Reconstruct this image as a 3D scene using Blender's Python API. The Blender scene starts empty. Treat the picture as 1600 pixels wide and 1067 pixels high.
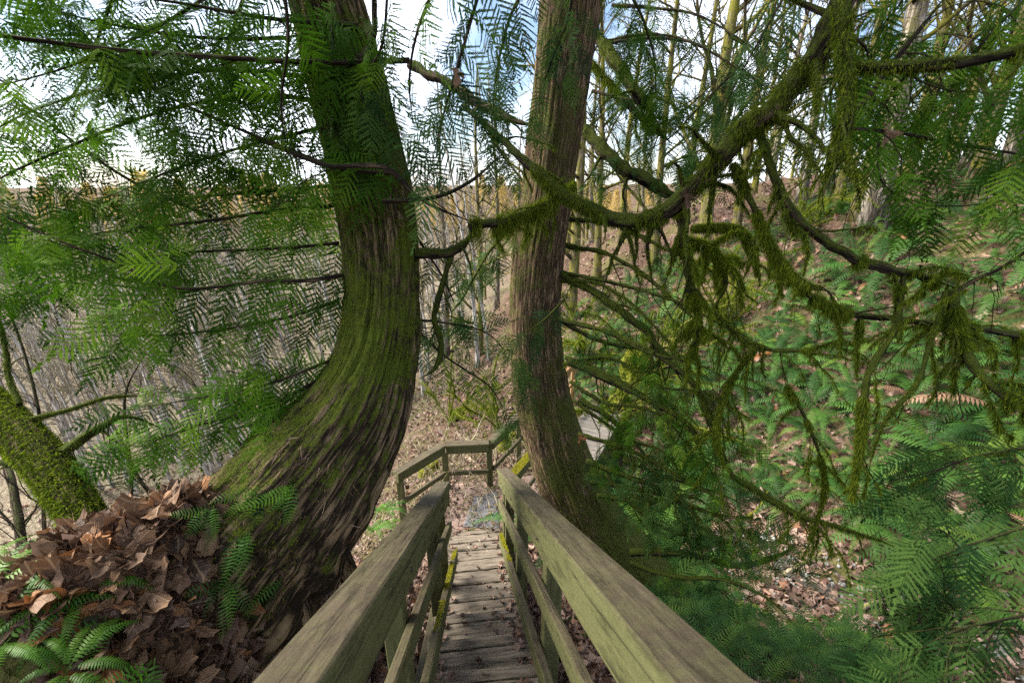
import bpy, math, random
import numpy as np
from mathutils import Matrix, Vector

# ------------------------------------------------------------------ camera, sky, sun, exposure
SC = bpy.context.scene
COL = SC.collection
PITCH = math.radians(19.5)
CAM = np.array([0.0, 0.0, 1.6])
F = 1600 * 15.0 / 36.0
cam_d = bpy.data.cameras.new('camera'); cam = bpy.data.objects.new('camera', cam_d); COL.objects.link(cam)
cam.location = CAM; cam.rotation_euler = (math.pi / 2 - PITCH, 0, 0)
cam_d.lens = 15; cam_d.sensor_width = 36; cam_d.clip_start = 0.05; cam_d.clip_end = 900
cam_d.dof.use_dof = True; cam_d.dof.focus_distance = 2.8; cam_d.dof.aperture_fstop = 3.2
SC.camera = cam

SUN_AZ, SUN_EL = math.radians(-82), math.radians(44)      # azimuth from +Y towards +X
w = bpy.data.worlds.new('World'); SC.world = w; w.use_nodes = True
wn = w.node_tree; wn.nodes.clear()
_o = wn.nodes.new('ShaderNodeOutputWorld'); _b = wn.nodes.new('ShaderNodeBackground')
_s = wn.nodes.new('ShaderNodeTexSky'); _s.sky_type = 'NISHITA'; _s.sun_disc = False
_s.sun_elevation = SUN_EL; _s.sun_rotation = SUN_AZ; _s.air_density = 1.0; _s.dust_density = 1.2; _s.ozone_density = 1.6
_tc = wn.nodes.new('ShaderNodeTexCoord'); _nz = wn.nodes.new('ShaderNodeTexNoise')
_nz.inputs['Scale'].default_value = 2.6; _nz.inputs['Detail'].default_value = 6
_rp = wn.nodes.new('ShaderNodeValToRGB'); _rp.color_ramp.elements[0].position = .40; _rp.color_ramp.elements[1].position = .68
_mx = wn.nodes.new('ShaderNodeMix'); _mx.data_type = 'RGBA'
_mx.inputs[7].default_value = (11.4, 11.8, 13.2, 1)        # thin bright cloud
wn.links.new(_tc.outputs['Generated'], _nz.inputs['Vector']); wn.links.new(_nz.outputs['Fac'], _rp.inputs['Fac'])
wn.links.new(_rp.outputs['Color'], _mx.inputs[0]); wn.links.new(_s.outputs['Color'], _mx.inputs[6])
wn.links.new(_mx.outputs[2], _b.inputs['Color']); _b.inputs['Strength'].default_value = 0.068
wn.links.new(_b.outputs[0], _o.inputs['Surface'])
sun_d = bpy.data.lights.new('sun', 'SUN'); sun_d.energy = 4.0; sun_d.angle = math.radians(38); sun_d.color = (1, .93, .80)
sun = bpy.data.objects.new('sun', sun_d); COL.objects.link(sun)
_dir = Vector((math.sin(SUN_AZ) * math.cos(SUN_EL), math.cos(SUN_AZ) * math.cos(SUN_EL), math.sin(SUN_EL)))
sun.rotation_euler = _dir.to_track_quat('Z', 'Y').to_euler(); sun.location = (0, 0, 40)
SC.view_settings.view_transform = 'Standard'; SC.view_settings.look = 'None'
SC.view_settings.exposure = 2.05; SC.view_settings.gamma = 1.0; SC.view_settings.use_curve_mapping = False
SC.cycles.use_denoising = False
SC.cycles.max_bounces = 6; SC.cycles.diffuse_bounces = 3; SC.cycles.glossy_bounces = 2; SC.cycles.transmission_bounces = 4
SC.cycles.sample_clamp_indirect = 2

# ------------------------------------------------------------------ helpers
R = np.random.default_rng(7); random.seed(7)
FWD = np.array([0, math.cos(PITCH), -math.sin(PITCH)]); UP = np.array([0, math.sin(PITCH), math.cos(PITCH)]); RT = np.array([1., 0, 0])
def ray(px, py): return FWD + (px - 800) / F * RT - (py - 533.5) / F * UP
def at(px, py, depth): return CAM + depth * ray(px, py)
def atz(px, py, z): r = ray(px, py); return CAM + r * ((z - CAM[2]) / r[2])
def aty(px, py, y): r = ray(px, py); return CAM + r * (y / r[1])
def unit(v): v = np.asarray(v, float); return v / (np.linalg.norm(v, axis=-1, keepdims=True) + 1e-12)
Z = np.array([0, 0, 1.])

def _hash(i, j, k, s):
    h = (i * 374761393 + j * 668265263 + k * 2147483647 + s * 974711) & 0xffffffff
    h = ((h ^ (h >> 13)) * 1274126177) & 0xffffffff
    return ((h ^ (h >> 16)) & 0xffff) / 65535.0
def vnoise(P, s=0):
    P = np.asarray(P, float); I = np.floor(P).astype(np.int64); f = P - I; f = f * f * (3 - 2 * f)
    i, j, k = I[..., 0], I[..., 1], I[..., 2]; r = 0
    for a in (0, 1):
        for b in (0, 1):
            for c in (0, 1):
                wgt = (f[..., 0] if a else 1 - f[..., 0]) * (f[..., 1] if b else 1 - f[..., 1]) * (f[..., 2] if c else 1 - f[..., 2])
                r = r + wgt * _hash(i + a, j + b, k + c, s)
    return r * 2 - 1
def fbm(P, s=0, o=4):
    r = 0; a = .5
    P = np.asarray(P, float)
    for q in range(o): r = r + a * vnoise(P * 2 ** q + 11.3 * q, s + q); a *= .5
    return r

class Acc:
    """collects triangles with a per-vertex random number and bark coordinates"""
    def __init__(s): s.V = []; s.F = []; s.r = []; s.b = []; s.n = 0
    def add(s, V, Fc, rnd=None, bc=None):
        V = np.asarray(V, float).reshape(-1, 3); Fc = np.asarray(Fc, np.int64).reshape(-1, 3)
        s.V.append(V); s.F.append(Fc + s.n); s.n += len(V)
        s.r.append(np.broadcast_to(np.asarray(R.random() if rnd is None else rnd, float), (len(V),)))
        s.b.append(np.zeros((len(V), 3)) if bc is None else bc)
    def mesh(s, name, mat, smooth=False):
        me = bpy.data.meshes.new(name)
        if not s.V: return me
        V = np.concatenate(s.V); Fc = np.concatenate(s.F)
        me.vertices.add(len(V)); me.vertices.foreach_set('co', V.astype(np.float32).ravel())
        me.loops.add(Fc.size); me.loops.foreach_set('vertex_index', Fc.astype(np.int32).ravel())
        me.polygons.add(len(Fc)); me.polygons.foreach_set('loop_start', np.arange(0, Fc.size, 3, dtype=np.int32))
        a = me.attributes.new('rnd', 'FLOAT', 'POINT'); a.data.foreach_set('value', np.concatenate(s.r).astype(np.float32))
        a = me.attributes.new('bc', 'FLOAT_VECTOR', 'POINT'); a.data.foreach_set('vector', np.concatenate(s.b).astype(np.float32).ravel())
        me.update(calc_edges=True)
        if smooth: me.polygons.foreach_set('use_smooth', np.ones(len(Fc), bool))
        me.materials.append(mat)
        return me
    def build(s, name, mat, parent=None, smooth=False, kind=None): return obj(name, s.mesh(name, mat, smooth), parent, kind=kind)

def obj(name, me, parent=None, M=None, kind=None):
    o = bpy.data.objects.new(name, me); COL.objects.link(o)
    if M is not None: o.matrix_basis = M
    if parent is not None:
        o.parent = parent
        o.matrix_parent_inverse = world(parent).inverted()
    if kind: o['kind'] = kind
    return o
def world(o):
    m = o.matrix_basis.copy()
    if o.parent is not None: m = world(o.parent) @ o.matrix_parent_inverse @ m
    return m
def tag(o, label, cat, group=None):
    o['label'] = label; o['category'] = cat
    if group: o['group'] = group
    return o
def thing(name, label, cat, loc, group=None):
    o = bpy.data.objects.new(name, None); COL.objects.link(o); o.location = tuple(loc); o.empty_display_size = .1
    return tag(o, label, cat, group)
def copy_tree(o, M=None, parent=None, label=None, group=None):
    c = o.copy(); COL.objects.link(c)
    if parent is not None: c.parent = parent
    if M is not None: c.matrix_basis = M
    if label: c['label'] = label
    if group: c['group'] = group
    for ch in o.children: copy_tree(ch, None, c)
    return c
def frame(x, zhint, pos, s=1.0):
    """matrix whose X axis is x and whose Z axis leans to zhint"""
    x = unit(x); y = unit(np.cross(zhint, x)); z = np.cross(x, y)
    m = Matrix.Identity(4)
    for i in range(3): m[i][0] = x[i] * s; m[i][1] = y[i] * s; m[i][2] = z[i] * s; m[i][3] = pos[i]
    return m
def catmull(P, n):
    P = np.asarray(P, float); Q = np.vstack([2 * P[0] - P[1], P, 2 * P[-1] - P[-2]])
    t = np.linspace(0, len(P) - 1 - 1e-6, n); i = t.astype(int); f = (t - i)[:, None]
    a, b, c, d = Q[i], Q[i + 1], Q[i + 2], Q[i + 3]
    return .5 * (2 * b + (c - a) * f + (2 * a - 5 * b + 4 * c - d) * f ** 2 + (3 * b - 3 * c + d - a) * f ** 3)
def tube(acc, P, rad, sides=6, disp=None, rnd=None, cap=True):
    P = np.asarray(P, float); n = len(P); rad = np.broadcast_to(np.asarray(rad, float), (n,))
    T = unit(np.gradient(P, axis=0)); ref = np.array([1., 0, 0]) if abs(T[0][0]) < .8 else np.array([0, 1., 0])
    N = np.zeros((n, 3)); N[0] = unit(np.cross(T[0], ref))
    for i in range(1, n):
        v = N[i - 1] - T[i] * (N[i - 1] @ T[i]); N[i] = unit(v)
    B = np.cross(T, N)
    th = np.arange(sides) / sides * 2 * math.pi
    L = np.concatenate([[0], np.cumsum(np.linalg.norm(np.diff(P, axis=0), axis=1))])
    c, s = np.cos(th), np.sin(th)
    rr = np.repeat(rad[:, None], sides, 1)
    rm = float(np.median(rad))
    bc = np.stack([np.repeat((c * rm)[None], n, 0), np.repeat((s * rm)[None], n, 0), np.repeat(L[:, None], sides, 1)], -1)
    if disp is not None: rr = disp(rr, bc, th, L)
    V = P[:, None] + N[:, None] * (rr * c)[..., None] + B[:, None] * (rr * s)[..., None]
    i = np.arange(n - 1)[:, None] * sides; j = np.arange(sides)[None]; j2 = (j + 1) % sides
    A0, A1, B0, B1 = i + j, i + j2, i + sides + j, i + sides + j2
    Fc = np.concatenate([np.stack([A0, A1, B1], -1).reshape(-1, 3), np.stack([A0, B1, B0], -1).reshape(-1, 3)])
    V = V.reshape(-1, 3); bc = bc.reshape(-1, 3)
    if cap:
        m = len(V); V = np.vstack([V, P[0], P[-1]]); bc = np.vstack([bc, bc[0], bc[-1]])
        jj = np.arange(sides); k = (n - 1) * sides
        Fc = np.vstack([Fc, np.stack([np.full(sides, m), (jj + 1) % sides, jj], -1), np.stack([np.full(sides, m + 1), k + jj, k + (jj + 1) % sides], -1)])
    acc.add(V, Fc, rnd, bc)
    return V
def scatter(acc, tv, tf, Ms, rnds):
    """many transformed copies of one template in one mesh; Ms (n,3,4)"""
    Ms = np.asarray(Ms); n = len(Ms)
    if n == 0: return
    V = np.einsum('nij,vj->nvi', Ms[:, :, :3], tv) + Ms[:, None, :, 3]
    Fc = tf[None] + (np.arange(n) * len(tv))[:, None, None]
    acc.add(V.reshape(-1, 3), Fc.reshape(-1, 3), np.repeat(rnds, len(tv)))
def frames(X, Zh, P, S):
    X = unit(X); Y = unit(np.cross(Zh, X)); Zv = np.cross(X, Y)
    return np.stack([X * S[:, None], Y * S[:, None], Zv * S[:, None], P], -1)
def blades(acc, P, D, L, W, rnd=None):
    """little pointed moss strands from P along D"""
    n = len(P)
    if n == 0: return
    D = unit(D); S = unit(np.cross(D, R.normal(size=(n, 3)))) * (W / 2)[:, None]
    tip = P + D * L[:, None]
    V = np.stack([P - S, P + S, tip], 1)
    acc.add(V.reshape(-1, 3), np.arange(3 * n).reshape(-1, 3), np.repeat(R.random(n) if rnd is None else rnd, 3))

# ------------------------------------------------------------------ materials
class NT:
    def __init__(s, name):
        s.m = bpy.data.materials.new(name); s.m.use_nodes = True; s.t = s.m.node_tree; s.t.nodes.clear()
        s.out = s.n('OutputMaterial')
    def n(s, t, **k):
        x = s.t.nodes.new('ShaderNode' + t)
        for a, b in k.items(): setattr(x, a, b)
        return x
    def l(s, a, b): s.t.links.new(a, b)
    def set(s, node, **k):
        for a, b in k.items():
            i = node.inputs[a.replace('_', ' ')]
            if hasattr(b, 'is_linked') or hasattr(b, 'links'): s.l(b, i)
            else: i.default_value = b
        return node
    def coord(s, which='Object', scale=(1, 1, 1), rnd=False):
        if which == 'bc': o = s.n('Attribute', attribute_name='bc').outputs['Vector']
        elif which == 'Position': o = s.n('NewGeometry').outputs['Position']
        else: o = s.n('TexCoord').outputs[which]
        m = s.n('Mapping'); s.l(o, m.inputs[0]); m.inputs['Scale'].default_value = scale
        if rnd:
            oi = s.n('ObjectInfo'); mm = s.n('Math', operation='MULTIPLY'); mm.inputs[1].default_value = 37.
            s.l(oi.outputs['Random'], mm.inputs[0]); cx = s.n('CombineXYZ')
            for q in range(3): s.l(mm.outputs[0], cx.inputs[q])
            s.l(cx.outputs[0], m.inputs['Location'])
        return m.outputs[0]
    def noise(s, vec, scale, detail=4, rough=.55, dist=0):
        x = s.n('TexNoise'); s.l(vec, x.inputs['Vector']); s.set(x, Scale=scale, Detail=detail, Roughness=rough, Distortion=dist); return x.outputs['Fac']
    def ramp(s, fac, stops):
        x = s.n('ValToRGB'); e = x.color_ramp.elements
        while len(e) < len(stops): e.new(.5)
        for q, (p, c) in zip(e, stops): q.position = p; q.color = (*c, 1) if len(c) == 3 else c
        s.l(fac, x.inputs[0]); return x.outputs[0]
    def mix(s, fac, a, b, blend='MIX'):
        x = s.n('Mix', data_type='RGBA', blend_type=blend)
        for i, v in ((0, fac), (6, a), (7, b)):
            if hasattr(v, 'links'): s.l(v, x.inputs[i])
            else: x.inputs[i].default_value = v if i == 0 else (*v, 1)
        return x.outputs[2]
    def math(s, op, a, b=None, clamp=False):
        x = s.n('Math', operation=op, use_clamp=clamp)
        for i, v in ((0, a), (1, b)):
            if v is None: continue
            if hasattr(v, 'links'): s.l(v, x.inputs[i])
            else: x.inputs[i].default_value = v
        return x.outputs[0]
    def rnd(s):
        a = s.n('Attribute', attribute_name='rnd').outputs['Fac']; b = s.n('ObjectInfo').outputs['Random']
        return s.math('FRACT', s.math('ADD', a, b))
    def bsdf(s, color, rough=.8, bump=None, bstr=.5, bdist=.01, spec=.3):
        p = s.n('BsdfPrincipled')
        if hasattr(color, 'links'): s.l(color, p.inputs['Base Color'])
        else: p.inputs['Base Color'].default_value = (*color, 1)
        if hasattr(rough, 'links'): s.l(rough, p.inputs['Roughness'])
        else: p.inputs['Roughness'].default_value = rough
        p.inputs['Specular IOR Level'].default_value = spec
        if bump is not None:
            b = s.n('Bump'); s.l(bump, b.inputs['Height']); b.inputs['Strength'].default_value = bstr; b.inputs['Distance'].default_value = bdist
            s.l(b.outputs[0], p.inputs['Normal'])
        return p
    def done(s, sh): s.l(sh.outputs[0] if hasattr(sh, 'outputs') else sh, s.out.inputs['Surface']); return s.m

def leafy(name, stops, trans=.35, rough=.55, spec=.35, tcol=1.5):
    t = NT(name); c = t.ramp(t.rnd(), stops)
    p = t.bsdf(c, rough, spec=spec); tr = t.n('BsdfTranslucent')
    bright = t.mix(1.0, c, (tcol, tcol * 1.05, tcol * .6), 'MULTIPLY'); t.l(bright, tr.inputs[0])
    mx = t.n('MixShader'); mx.inputs[0].default_value = trans; t.l(p.outputs[0], mx.inputs[1]); t.l(tr.outputs[0], mx.inputs[2])
    return t.done(mx)
MAT = {}
MAT['cedar'] = leafy('cedar_foliage', [(0, (.010, .032, .003)), (.4, (.030, .080, .005)), (.75, (.058, .130, .010)), (1, (.100, .175, .016))], .30, .75, .06)
MAT['cedar_blue'] = leafy('cedar_foliage_bluish', [(0, (.010, .032, .010)), (.5, (.028, .068, .016)), (1, (.065, .118, .026))], .25, .75, .06)
MAT['fern'] = leafy('fern_green', [(0, (.010, .034, .006)), (.5, (.023, .066, .010)), (.85, (.045, .105, .016)), (1, (.075, .12, .012))], .28, .55, .16)
MAT['fern_bright'] = leafy('fern_bright', [(0, (.030, .095, .008)), (.6, (.058, .15, .012)), (1, (.10, .20, .020))], .35, .5, .25)
MAT['moss'] = leafy('moss_strand', [(0, (.030, .050, .004)), (.4, (.075, .110, .008)), (.8, (.135, .175, .012)), (1, (.19, .21, .022))], .40, .9, .1)
MAT['moss_dark'] = leafy('moss_strand_dark', [(0, (.018, .030, .003)), (.4, (.050, .078, .006)), (.8, (.105, .145, .010)), (1, (.18, .21, .018))], .38, .9, .1)
MAT['moss_gold'] = leafy('moss_golden', [(0, (.15, .14, .015)), (.5, (.24, .23, .02)), (1, (.33, .30, .03))], .3, .9, .1)
MAT['gold'] = leafy('golden_foliage', [(0, (.24, .17, .07)), (.5, (.40, .29, .11)), (1, (.56, .42, .17))], .3, .8, .1)  # warm low sun on the far treetops, put into the leaf colour
MAT['evergreen'] = leafy('far_evergreen', [(0, (.03, .055, .03)), (1, (.07, .11, .05))], .1, .8, .1)

def leaf_mat(name, stops, veins=False):
    t = NT(name); v = t.coord('Object', rnd=True); nz = t.noise(v, 45, 3)
    c = t.ramp(t.rnd(), stops); c = t.mix(t.math('MULTIPLY', nz, .40), c, (.05, .025, .014))
    if veins:
        sx = t.n('SeparateXYZ'); t.l(t.n('TexCoord').outputs['Object'], sx.inputs[0]); an = t.n('Math', operation='ARCTAN2'); t.l(sx.outputs['Y'], an.inputs[0]); t.l(sx.outputs['X'], an.inputs[1])
        rho = t.math('SQRT', t.math('ADD', t.math('MULTIPLY', sx.outputs['X'], sx.outputs['X']), t.math('MULTIPLY', sx.outputs['Y'], sx.outputs['Y'])))
        fr_ = t.math('ABSOLUTE', t.math('SUBTRACT', t.math('FRACT', t.math('ADD', t.math('MULTIPLY', an.outputs[0], .7957), .5)), .5)); dist_ = t.math('MULTIPLY', t.math('MULTIPLY', fr_, 1.2566), rho)
        vm = t.math('SUBTRACT', 1.0, t.math('MULTIPLY', dist_, 55.), True)
        side = t.math('SUBTRACT', 1.0, t.math('MULTIPLY', t.math('ABSOLUTE', t.math('SUBTRACT', t.math('FRACT', t.math('SUBTRACT', t.math('MULTIPLY', rho, 11.), t.math('MULTIPLY', dist_, 9.))), .5)), 7.), True)
        vm = t.math('MAXIMUM', vm, t.math('MULTIPLY', side, .35)); c = t.mix(t.math('MULTIPLY', vm, .55), c, (.34, .23, .14)); nz = t.math('ADD', nz, t.math('MULTIPLY', vm, 1.2))
    p = t.bsdf(c, .6, nz, .6, .006, .35); tr = t.n('BsdfTranslucent'); t.l(c, tr.inputs[0])
    mx = t.n('MixShader'); mx.inputs[0].default_value = .15; t.l(p.outputs[0], mx.inputs[1]); t.l(tr.outputs[0], mx.inputs[2]); return t.done(mx)
MAT['leaf'] = leaf_mat('dead_maple_leaf', [(0, (.025, .013, .008)), (.3, (.085, .044, .024)), (.55, (.145, .078, .042)), (.82, (.25, .15, .088)), (.95, (.30, .115, .028)), (1, (.08, .042, .026))], True)
MAT['litter'] = leaf_mat('leaf_litter', [(0, (.038, .020, .013)), (.3, (.125, .073, .052)), (.6, (.225, .145, .112)), (.88, (.32, .225, .18)), (1, (.22, .095, .04))])

def bark(name, dark, lite, moss, lo, hi, base_moss=0.0, root_bare=0.0, scale=1.0, up_moss=.25, fine=True):
    t = NT(name); v = t.coord('bc', (scale * 26, scale * 26, scale * 3.2)); v2 = t.coord('bc', (scale * 60, scale * 60, scale * 9))
    n1 = t.noise(v, 1, 5, .62, .6); n2 = t.noise(v2, 1, 4, .6)
    rdg = t.math('MULTIPLY', t.math('ABSOLUTE', t.math('SUBTRACT', t.noise(t.coord('bc', (scale * 34, scale * 34, scale * 2.6)), 1, 3, .6, .35), .5)), 7., True)
    rd2 = t.math('MULTIPLY', t.math('ABSOLUTE', t.math('SUBTRACT', t.noise(t.coord('bc', (scale * 75, scale * 75, scale * 5)), 1, 2, .6, .3), .5)), 6., True)
    h = t.math('ADD', t.math('MULTIPLY', t.math('ADD', t.math('MULTIPLY', rdg, .6), t.math('MULTIPLY', rd2, .4)), .36), t.math('ADD', t.math('MULTIPLY', n1, .36), t.math('MULTIPLY', n2, .20)))
    c = t.ramp(h, [(.34, [x * .45 for x in dark]), (.42, dark), (.50, [(a + b) / 2 for a, b in zip(dark, lite)]), (.62, lite)])
    pos = t.coord('Position'); m1 = t.noise(pos, 3.2, 5, .62); m2 = t.noise(pos, 22, 4, .7); m3 = t.noise(pos, 130, 2, .6)
    nrm = t.n('SeparateXYZ'); t.l(t.n('NewGeometry').outputs['Normal'], nrm.inputs[0])
    mm = t.math('ADD', t.math('ADD', t.math('MULTIPLY', m1, .62), t.math('MULTIPLY', m2, .38)), t.math('MULTIPLY', nrm.outputs['Z'], up_moss))
    if base_moss:
        pz = t.n('SeparateXYZ'); t.l(t.n('Attribute', attribute_name='bc').outputs['Vector'], pz.inputs[0])
        mm = t.math('ADD', mm, t.math('MULTIPLY', t.math('SUBTRACT', 1.0, t.math('MULTIPLY', pz.outputs['Z'], 1 / base_moss), True), .22))
    if root_bare:
        pz = t.n('SeparateXYZ'); t.l(t.n('Attribute', attribute_name='bc').outputs['Vector'], pz.inputs[0])
        mm = t.math('SUBTRACT', mm, t.math('MULTIPLY', t.math('SUBTRACT', 1.0, t.math('MULTIPLY', pz.outputs['Z'], 1 / root_bare), True), .34))
    mask = t.ramp(mm, [(lo, (0, 0, 0)), (hi, (1, 1, 1))])
    mc = t.ramp(t.math('ADD', t.math('MULTIPLY', m3, .6), t.math('MULTIPLY', m2, .4)), [(.3, [x * .35 for x in moss]), (.55, moss), (.75, [min(1, x * 1.6) for x in moss])])
    c = t.mix(mask, c, mc)
    hh = t.math('ADD', h, t.math('MULTIPLY', t.math('MULTIPLY', m3, mask), .5))
    return t.done(t.bsdf(c, .9, hh, 1., .035, .15))
MAT['bark_moss'] = bark('mossy_furrowed_bark', (.032, .022, .013), (.20, .140, .080), (.072, .095, .008), .46, .60, root_bare=2.1)
MAT['bark_cedar'] = bark('cedar_bark', (.080, .052, .032), (.27, .185, .110), (.080, .095, .016), .46, .63, base_moss=3.2, scale=1.5)
MAT['bark_limb'] = bark('mossy_limb_bark', (.016, .011, .008), (.075, .055, .036), (.050, .068, .006), .42, .58)
MAT['bark_grey'] = bark('pale_grey_bark', (.12, .10, .08), (.33, .29, .24), (.13, .135, .020), .52, .70, scale=.35, up_moss=.1)
MAT['bark_mossy_far'] = bark('mossy_far_bark', (.07, .055, .04), (.22, .18, .13), (.17, .165, .020), .42, .60, scale=.35, up_moss=.1)
MAT['bark_pale'] = bark('alder_bark', (.36, .34, .31), (.70, .67, .62), (.20, .20, .08), .58, .80, scale=.25, up_moss=.05)
MAT['twig'] = bark('twig_bark', (.025, .017, .012), (.11, .075, .05), (.07, .09, .02), .60, .80)
MAT['twig_pale'] = bark('pale_twig', (.24, .20, .15), (.56, .50, .40), (.20, .19, .04), .62, .82)
MAT['moss_wood'] = bark('moss_covered_wood', (.05, .04, .02), (.15, .11, .06), (.17, .185, .018), .30, .44)

def wood(name, top, side, alg, amt, crack=.5):
    """weathered timber, grain along local X; algae grows on the sides"""
    t = NT(name); v = t.coord('Object', (1.6, 26, 26), True); g = t.noise(v, 1.6, 6, .65, .8); v3 = t.coord('Object', (4, 120, 120), True); g2 = t.noise(v3, 1, 3, .6)
    pos = t.coord('Position'); b1 = t.noise(pos, 5.5, 7, .75); b2 = t.noise(pos, 38, 4, .7)
    c = t.ramp(t.math('ADD', t.math('MULTIPLY', g, .7), t.math('MULTIPLY', g2, .3)), [(.30, [x * .42 for x in top]), (.48, top), (.7, side)])
    nrm = t.n('SeparateXYZ'); t.l(t.n('NewGeometry').outputs['Normal'], nrm.inputs[0])
    sidef = t.math('SUBTRACT', 1.0, t.math('MULTIPLY', nrm.outputs['Z'], 1.05), True)
    am = t.math('ADD', t.math('ADD', t.math('MULTIPLY', b1, .7), t.math('MULTIPLY', b2, .35)), t.math('MULTIPLY', sidef, .42))
    mask = t.math('MULTIPLY', t.ramp(am, [(.50, (0, 0, 0)), (.88, (1, 1, 1))]), amt)
    c = t.mix(mask, c, t.mix(b2, [x * .6 for x in alg], [x * 1.35 for x in alg]))
    blot = t.ramp(t.noise(t.coord('Object', (3, 20, 20), True), 1.6, 8, .75), [(.36, (.25, .24, .23)), (.50, (1, 1, 1))])
    c = t.mix(.7, c, blot, 'MULTIPLY')
    vc = t.coord('Object', (1.1, 40, 40), True); cr = t.ramp(t.noise(vc, 1, 2, .5, 1.2), [(.30, (0, 0, 0)), (.345, (1, 1, 1))])
    c = t.mix(crack, c, cr, 'MULTIPLY')
    h = t.math('ADD', t.math('ADD', g, t.math('MULTIPLY', b2, .4)), t.math('MULTIPLY', cr, .6))
    return t.done(t.bsdf(c, .82, h, .7, .006, .2))
MAT['rail'] = wood('algae_stained_rail', (.062, .048, .032), (.100, .082, .054), (.098, .102, .040), .9)
MAT['tread'] = wood('weathered_tread', (.125, .102, .079), (.22, .188, .150), (.12, .12, .06), .3, .8)
MAT['bridge'] = wood('bridge_plank', (.14, .125, .11), (.23, .21, .185), (.12, .12, .06), .2)
MAT['newwood'] = wood('reddish_timber', (.30, .16, .08), (.42, .25, .14), (.2, .18, .05), .3)

def ground_mat():
    t = NT('forest_floor'); p = t.coord('Position'); a = t.noise(p, .55, 5, .6); b = t.noise(p, 9, 6, .7); c3 = t.noise(p, 55, 4, .7)
    v = t.n('TexVoronoi'); t.l(p, v.inputs['Vector']); v.inputs['Scale'].default_value = 16; v.inputs['Randomness'].default_value = 1
    base = t.ramp(t.math('ADD', t.math('MULTIPLY', b, .6), t.math('MULTIPLY', c3, .4)), [(.34, (.018, .011, .007)), (.50, (.075, .047, .032)), (.66, (.17, .115, .085))])
    cell = t.mix(.45, base, t.ramp(t.math('FRACT', t.math('MULTIPLY', v.outputs['Color'], 1.0)), [(0, (.03, .018, .012)), (.5, (.11, .068, .048)), (1, (.22, .155, .115))]))
    moss = t.ramp(a, [(.50, (0, 0, 0)), (.62, (1, 1, 1))])
    c = t.mix(t.math('MULTIPLY', moss, .55), cell, (.075, .095, .018))
    px_ = t.n('SeparateXYZ'); t.l(p, px_.inputs[0]); val = t.math('MULTIPLY', t.math('SUBTRACT', t.math('MULTIPLY', px_.outputs['Z'], -.28), 1.45, True), .8, True)
    c = t.mix(val, c, t.ramp(b, [(.35, (.07, .060, .040)), (.5, (.17, .145, .105)), (.65, (.30, .265, .20))]))
    h = t.math('ADD', b, t.math('MULTIPLY', v.outputs['Distance'], .8))
    return t.done(t.bsdf(c, .92, h, .9, .05, .1))
MAT['ground'] = ground_mat()
def simple(name, stops, scale=20, rough=.7, bump=.3, spec=.3, metal=0):
    t = NT(name); p = t.coord('Position'); n = t.noise(p, scale, 5, .65); c = t.ramp(n, stops)
    b = t.bsdf(c, rough, n, bump, .01, spec); b.inputs['Metallic'].default_value = metal; return t.done(b)
MAT['gravel'] = simple('trodden_gravel', [(.3, (.10, .065, .05)), (.5, (.22, .15, .12)), (.7, (.36, .27, .23))], 60, .9, .8)
MAT['metal'] = simple('dull_metal_mesh', [(.3, (.10, .10, .11)), (.7, (.20, .20, .215))], 8, .6, .1, .4, .2)
def stone_mat():
    t = NT('stream_stone'); c = t.ramp(t.rnd(), [(0, (.06, .06, .058)), (.5, (.13, .128, .12)), (1, (.26, .26, .25))]); p = t.coord('Position'); n = t.noise(p, 60, 4)
    return t.done(t.bsdf(t.mix(t.math('MULTIPLY', n, .6), c, (.08, .08, .06)), .5, n, .3, .005, .5))
MAT['stone'] = stone_mat()
def water_mat():
    t = NT('shallow_water'); p = t.coord('Position'); n = t.noise(p, 14, 3)
    b = t.bsdf((.05, .045, .035), .06, n, .25, .02, .5); return t.done(b)
MAT['water'] = water_mat()
MAT['paper'] = simple('grey_plate', [(.3, (.25, .27, .30)), (.7, (.45, .47, .5))], 40, .4, .1)
MAT['bolt'] = simple('rusty_bolt', [(.3, (.05, .03, .02)), (.7, (.12, .08, .06))], 60, .6, .3, .4, .5)

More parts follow.
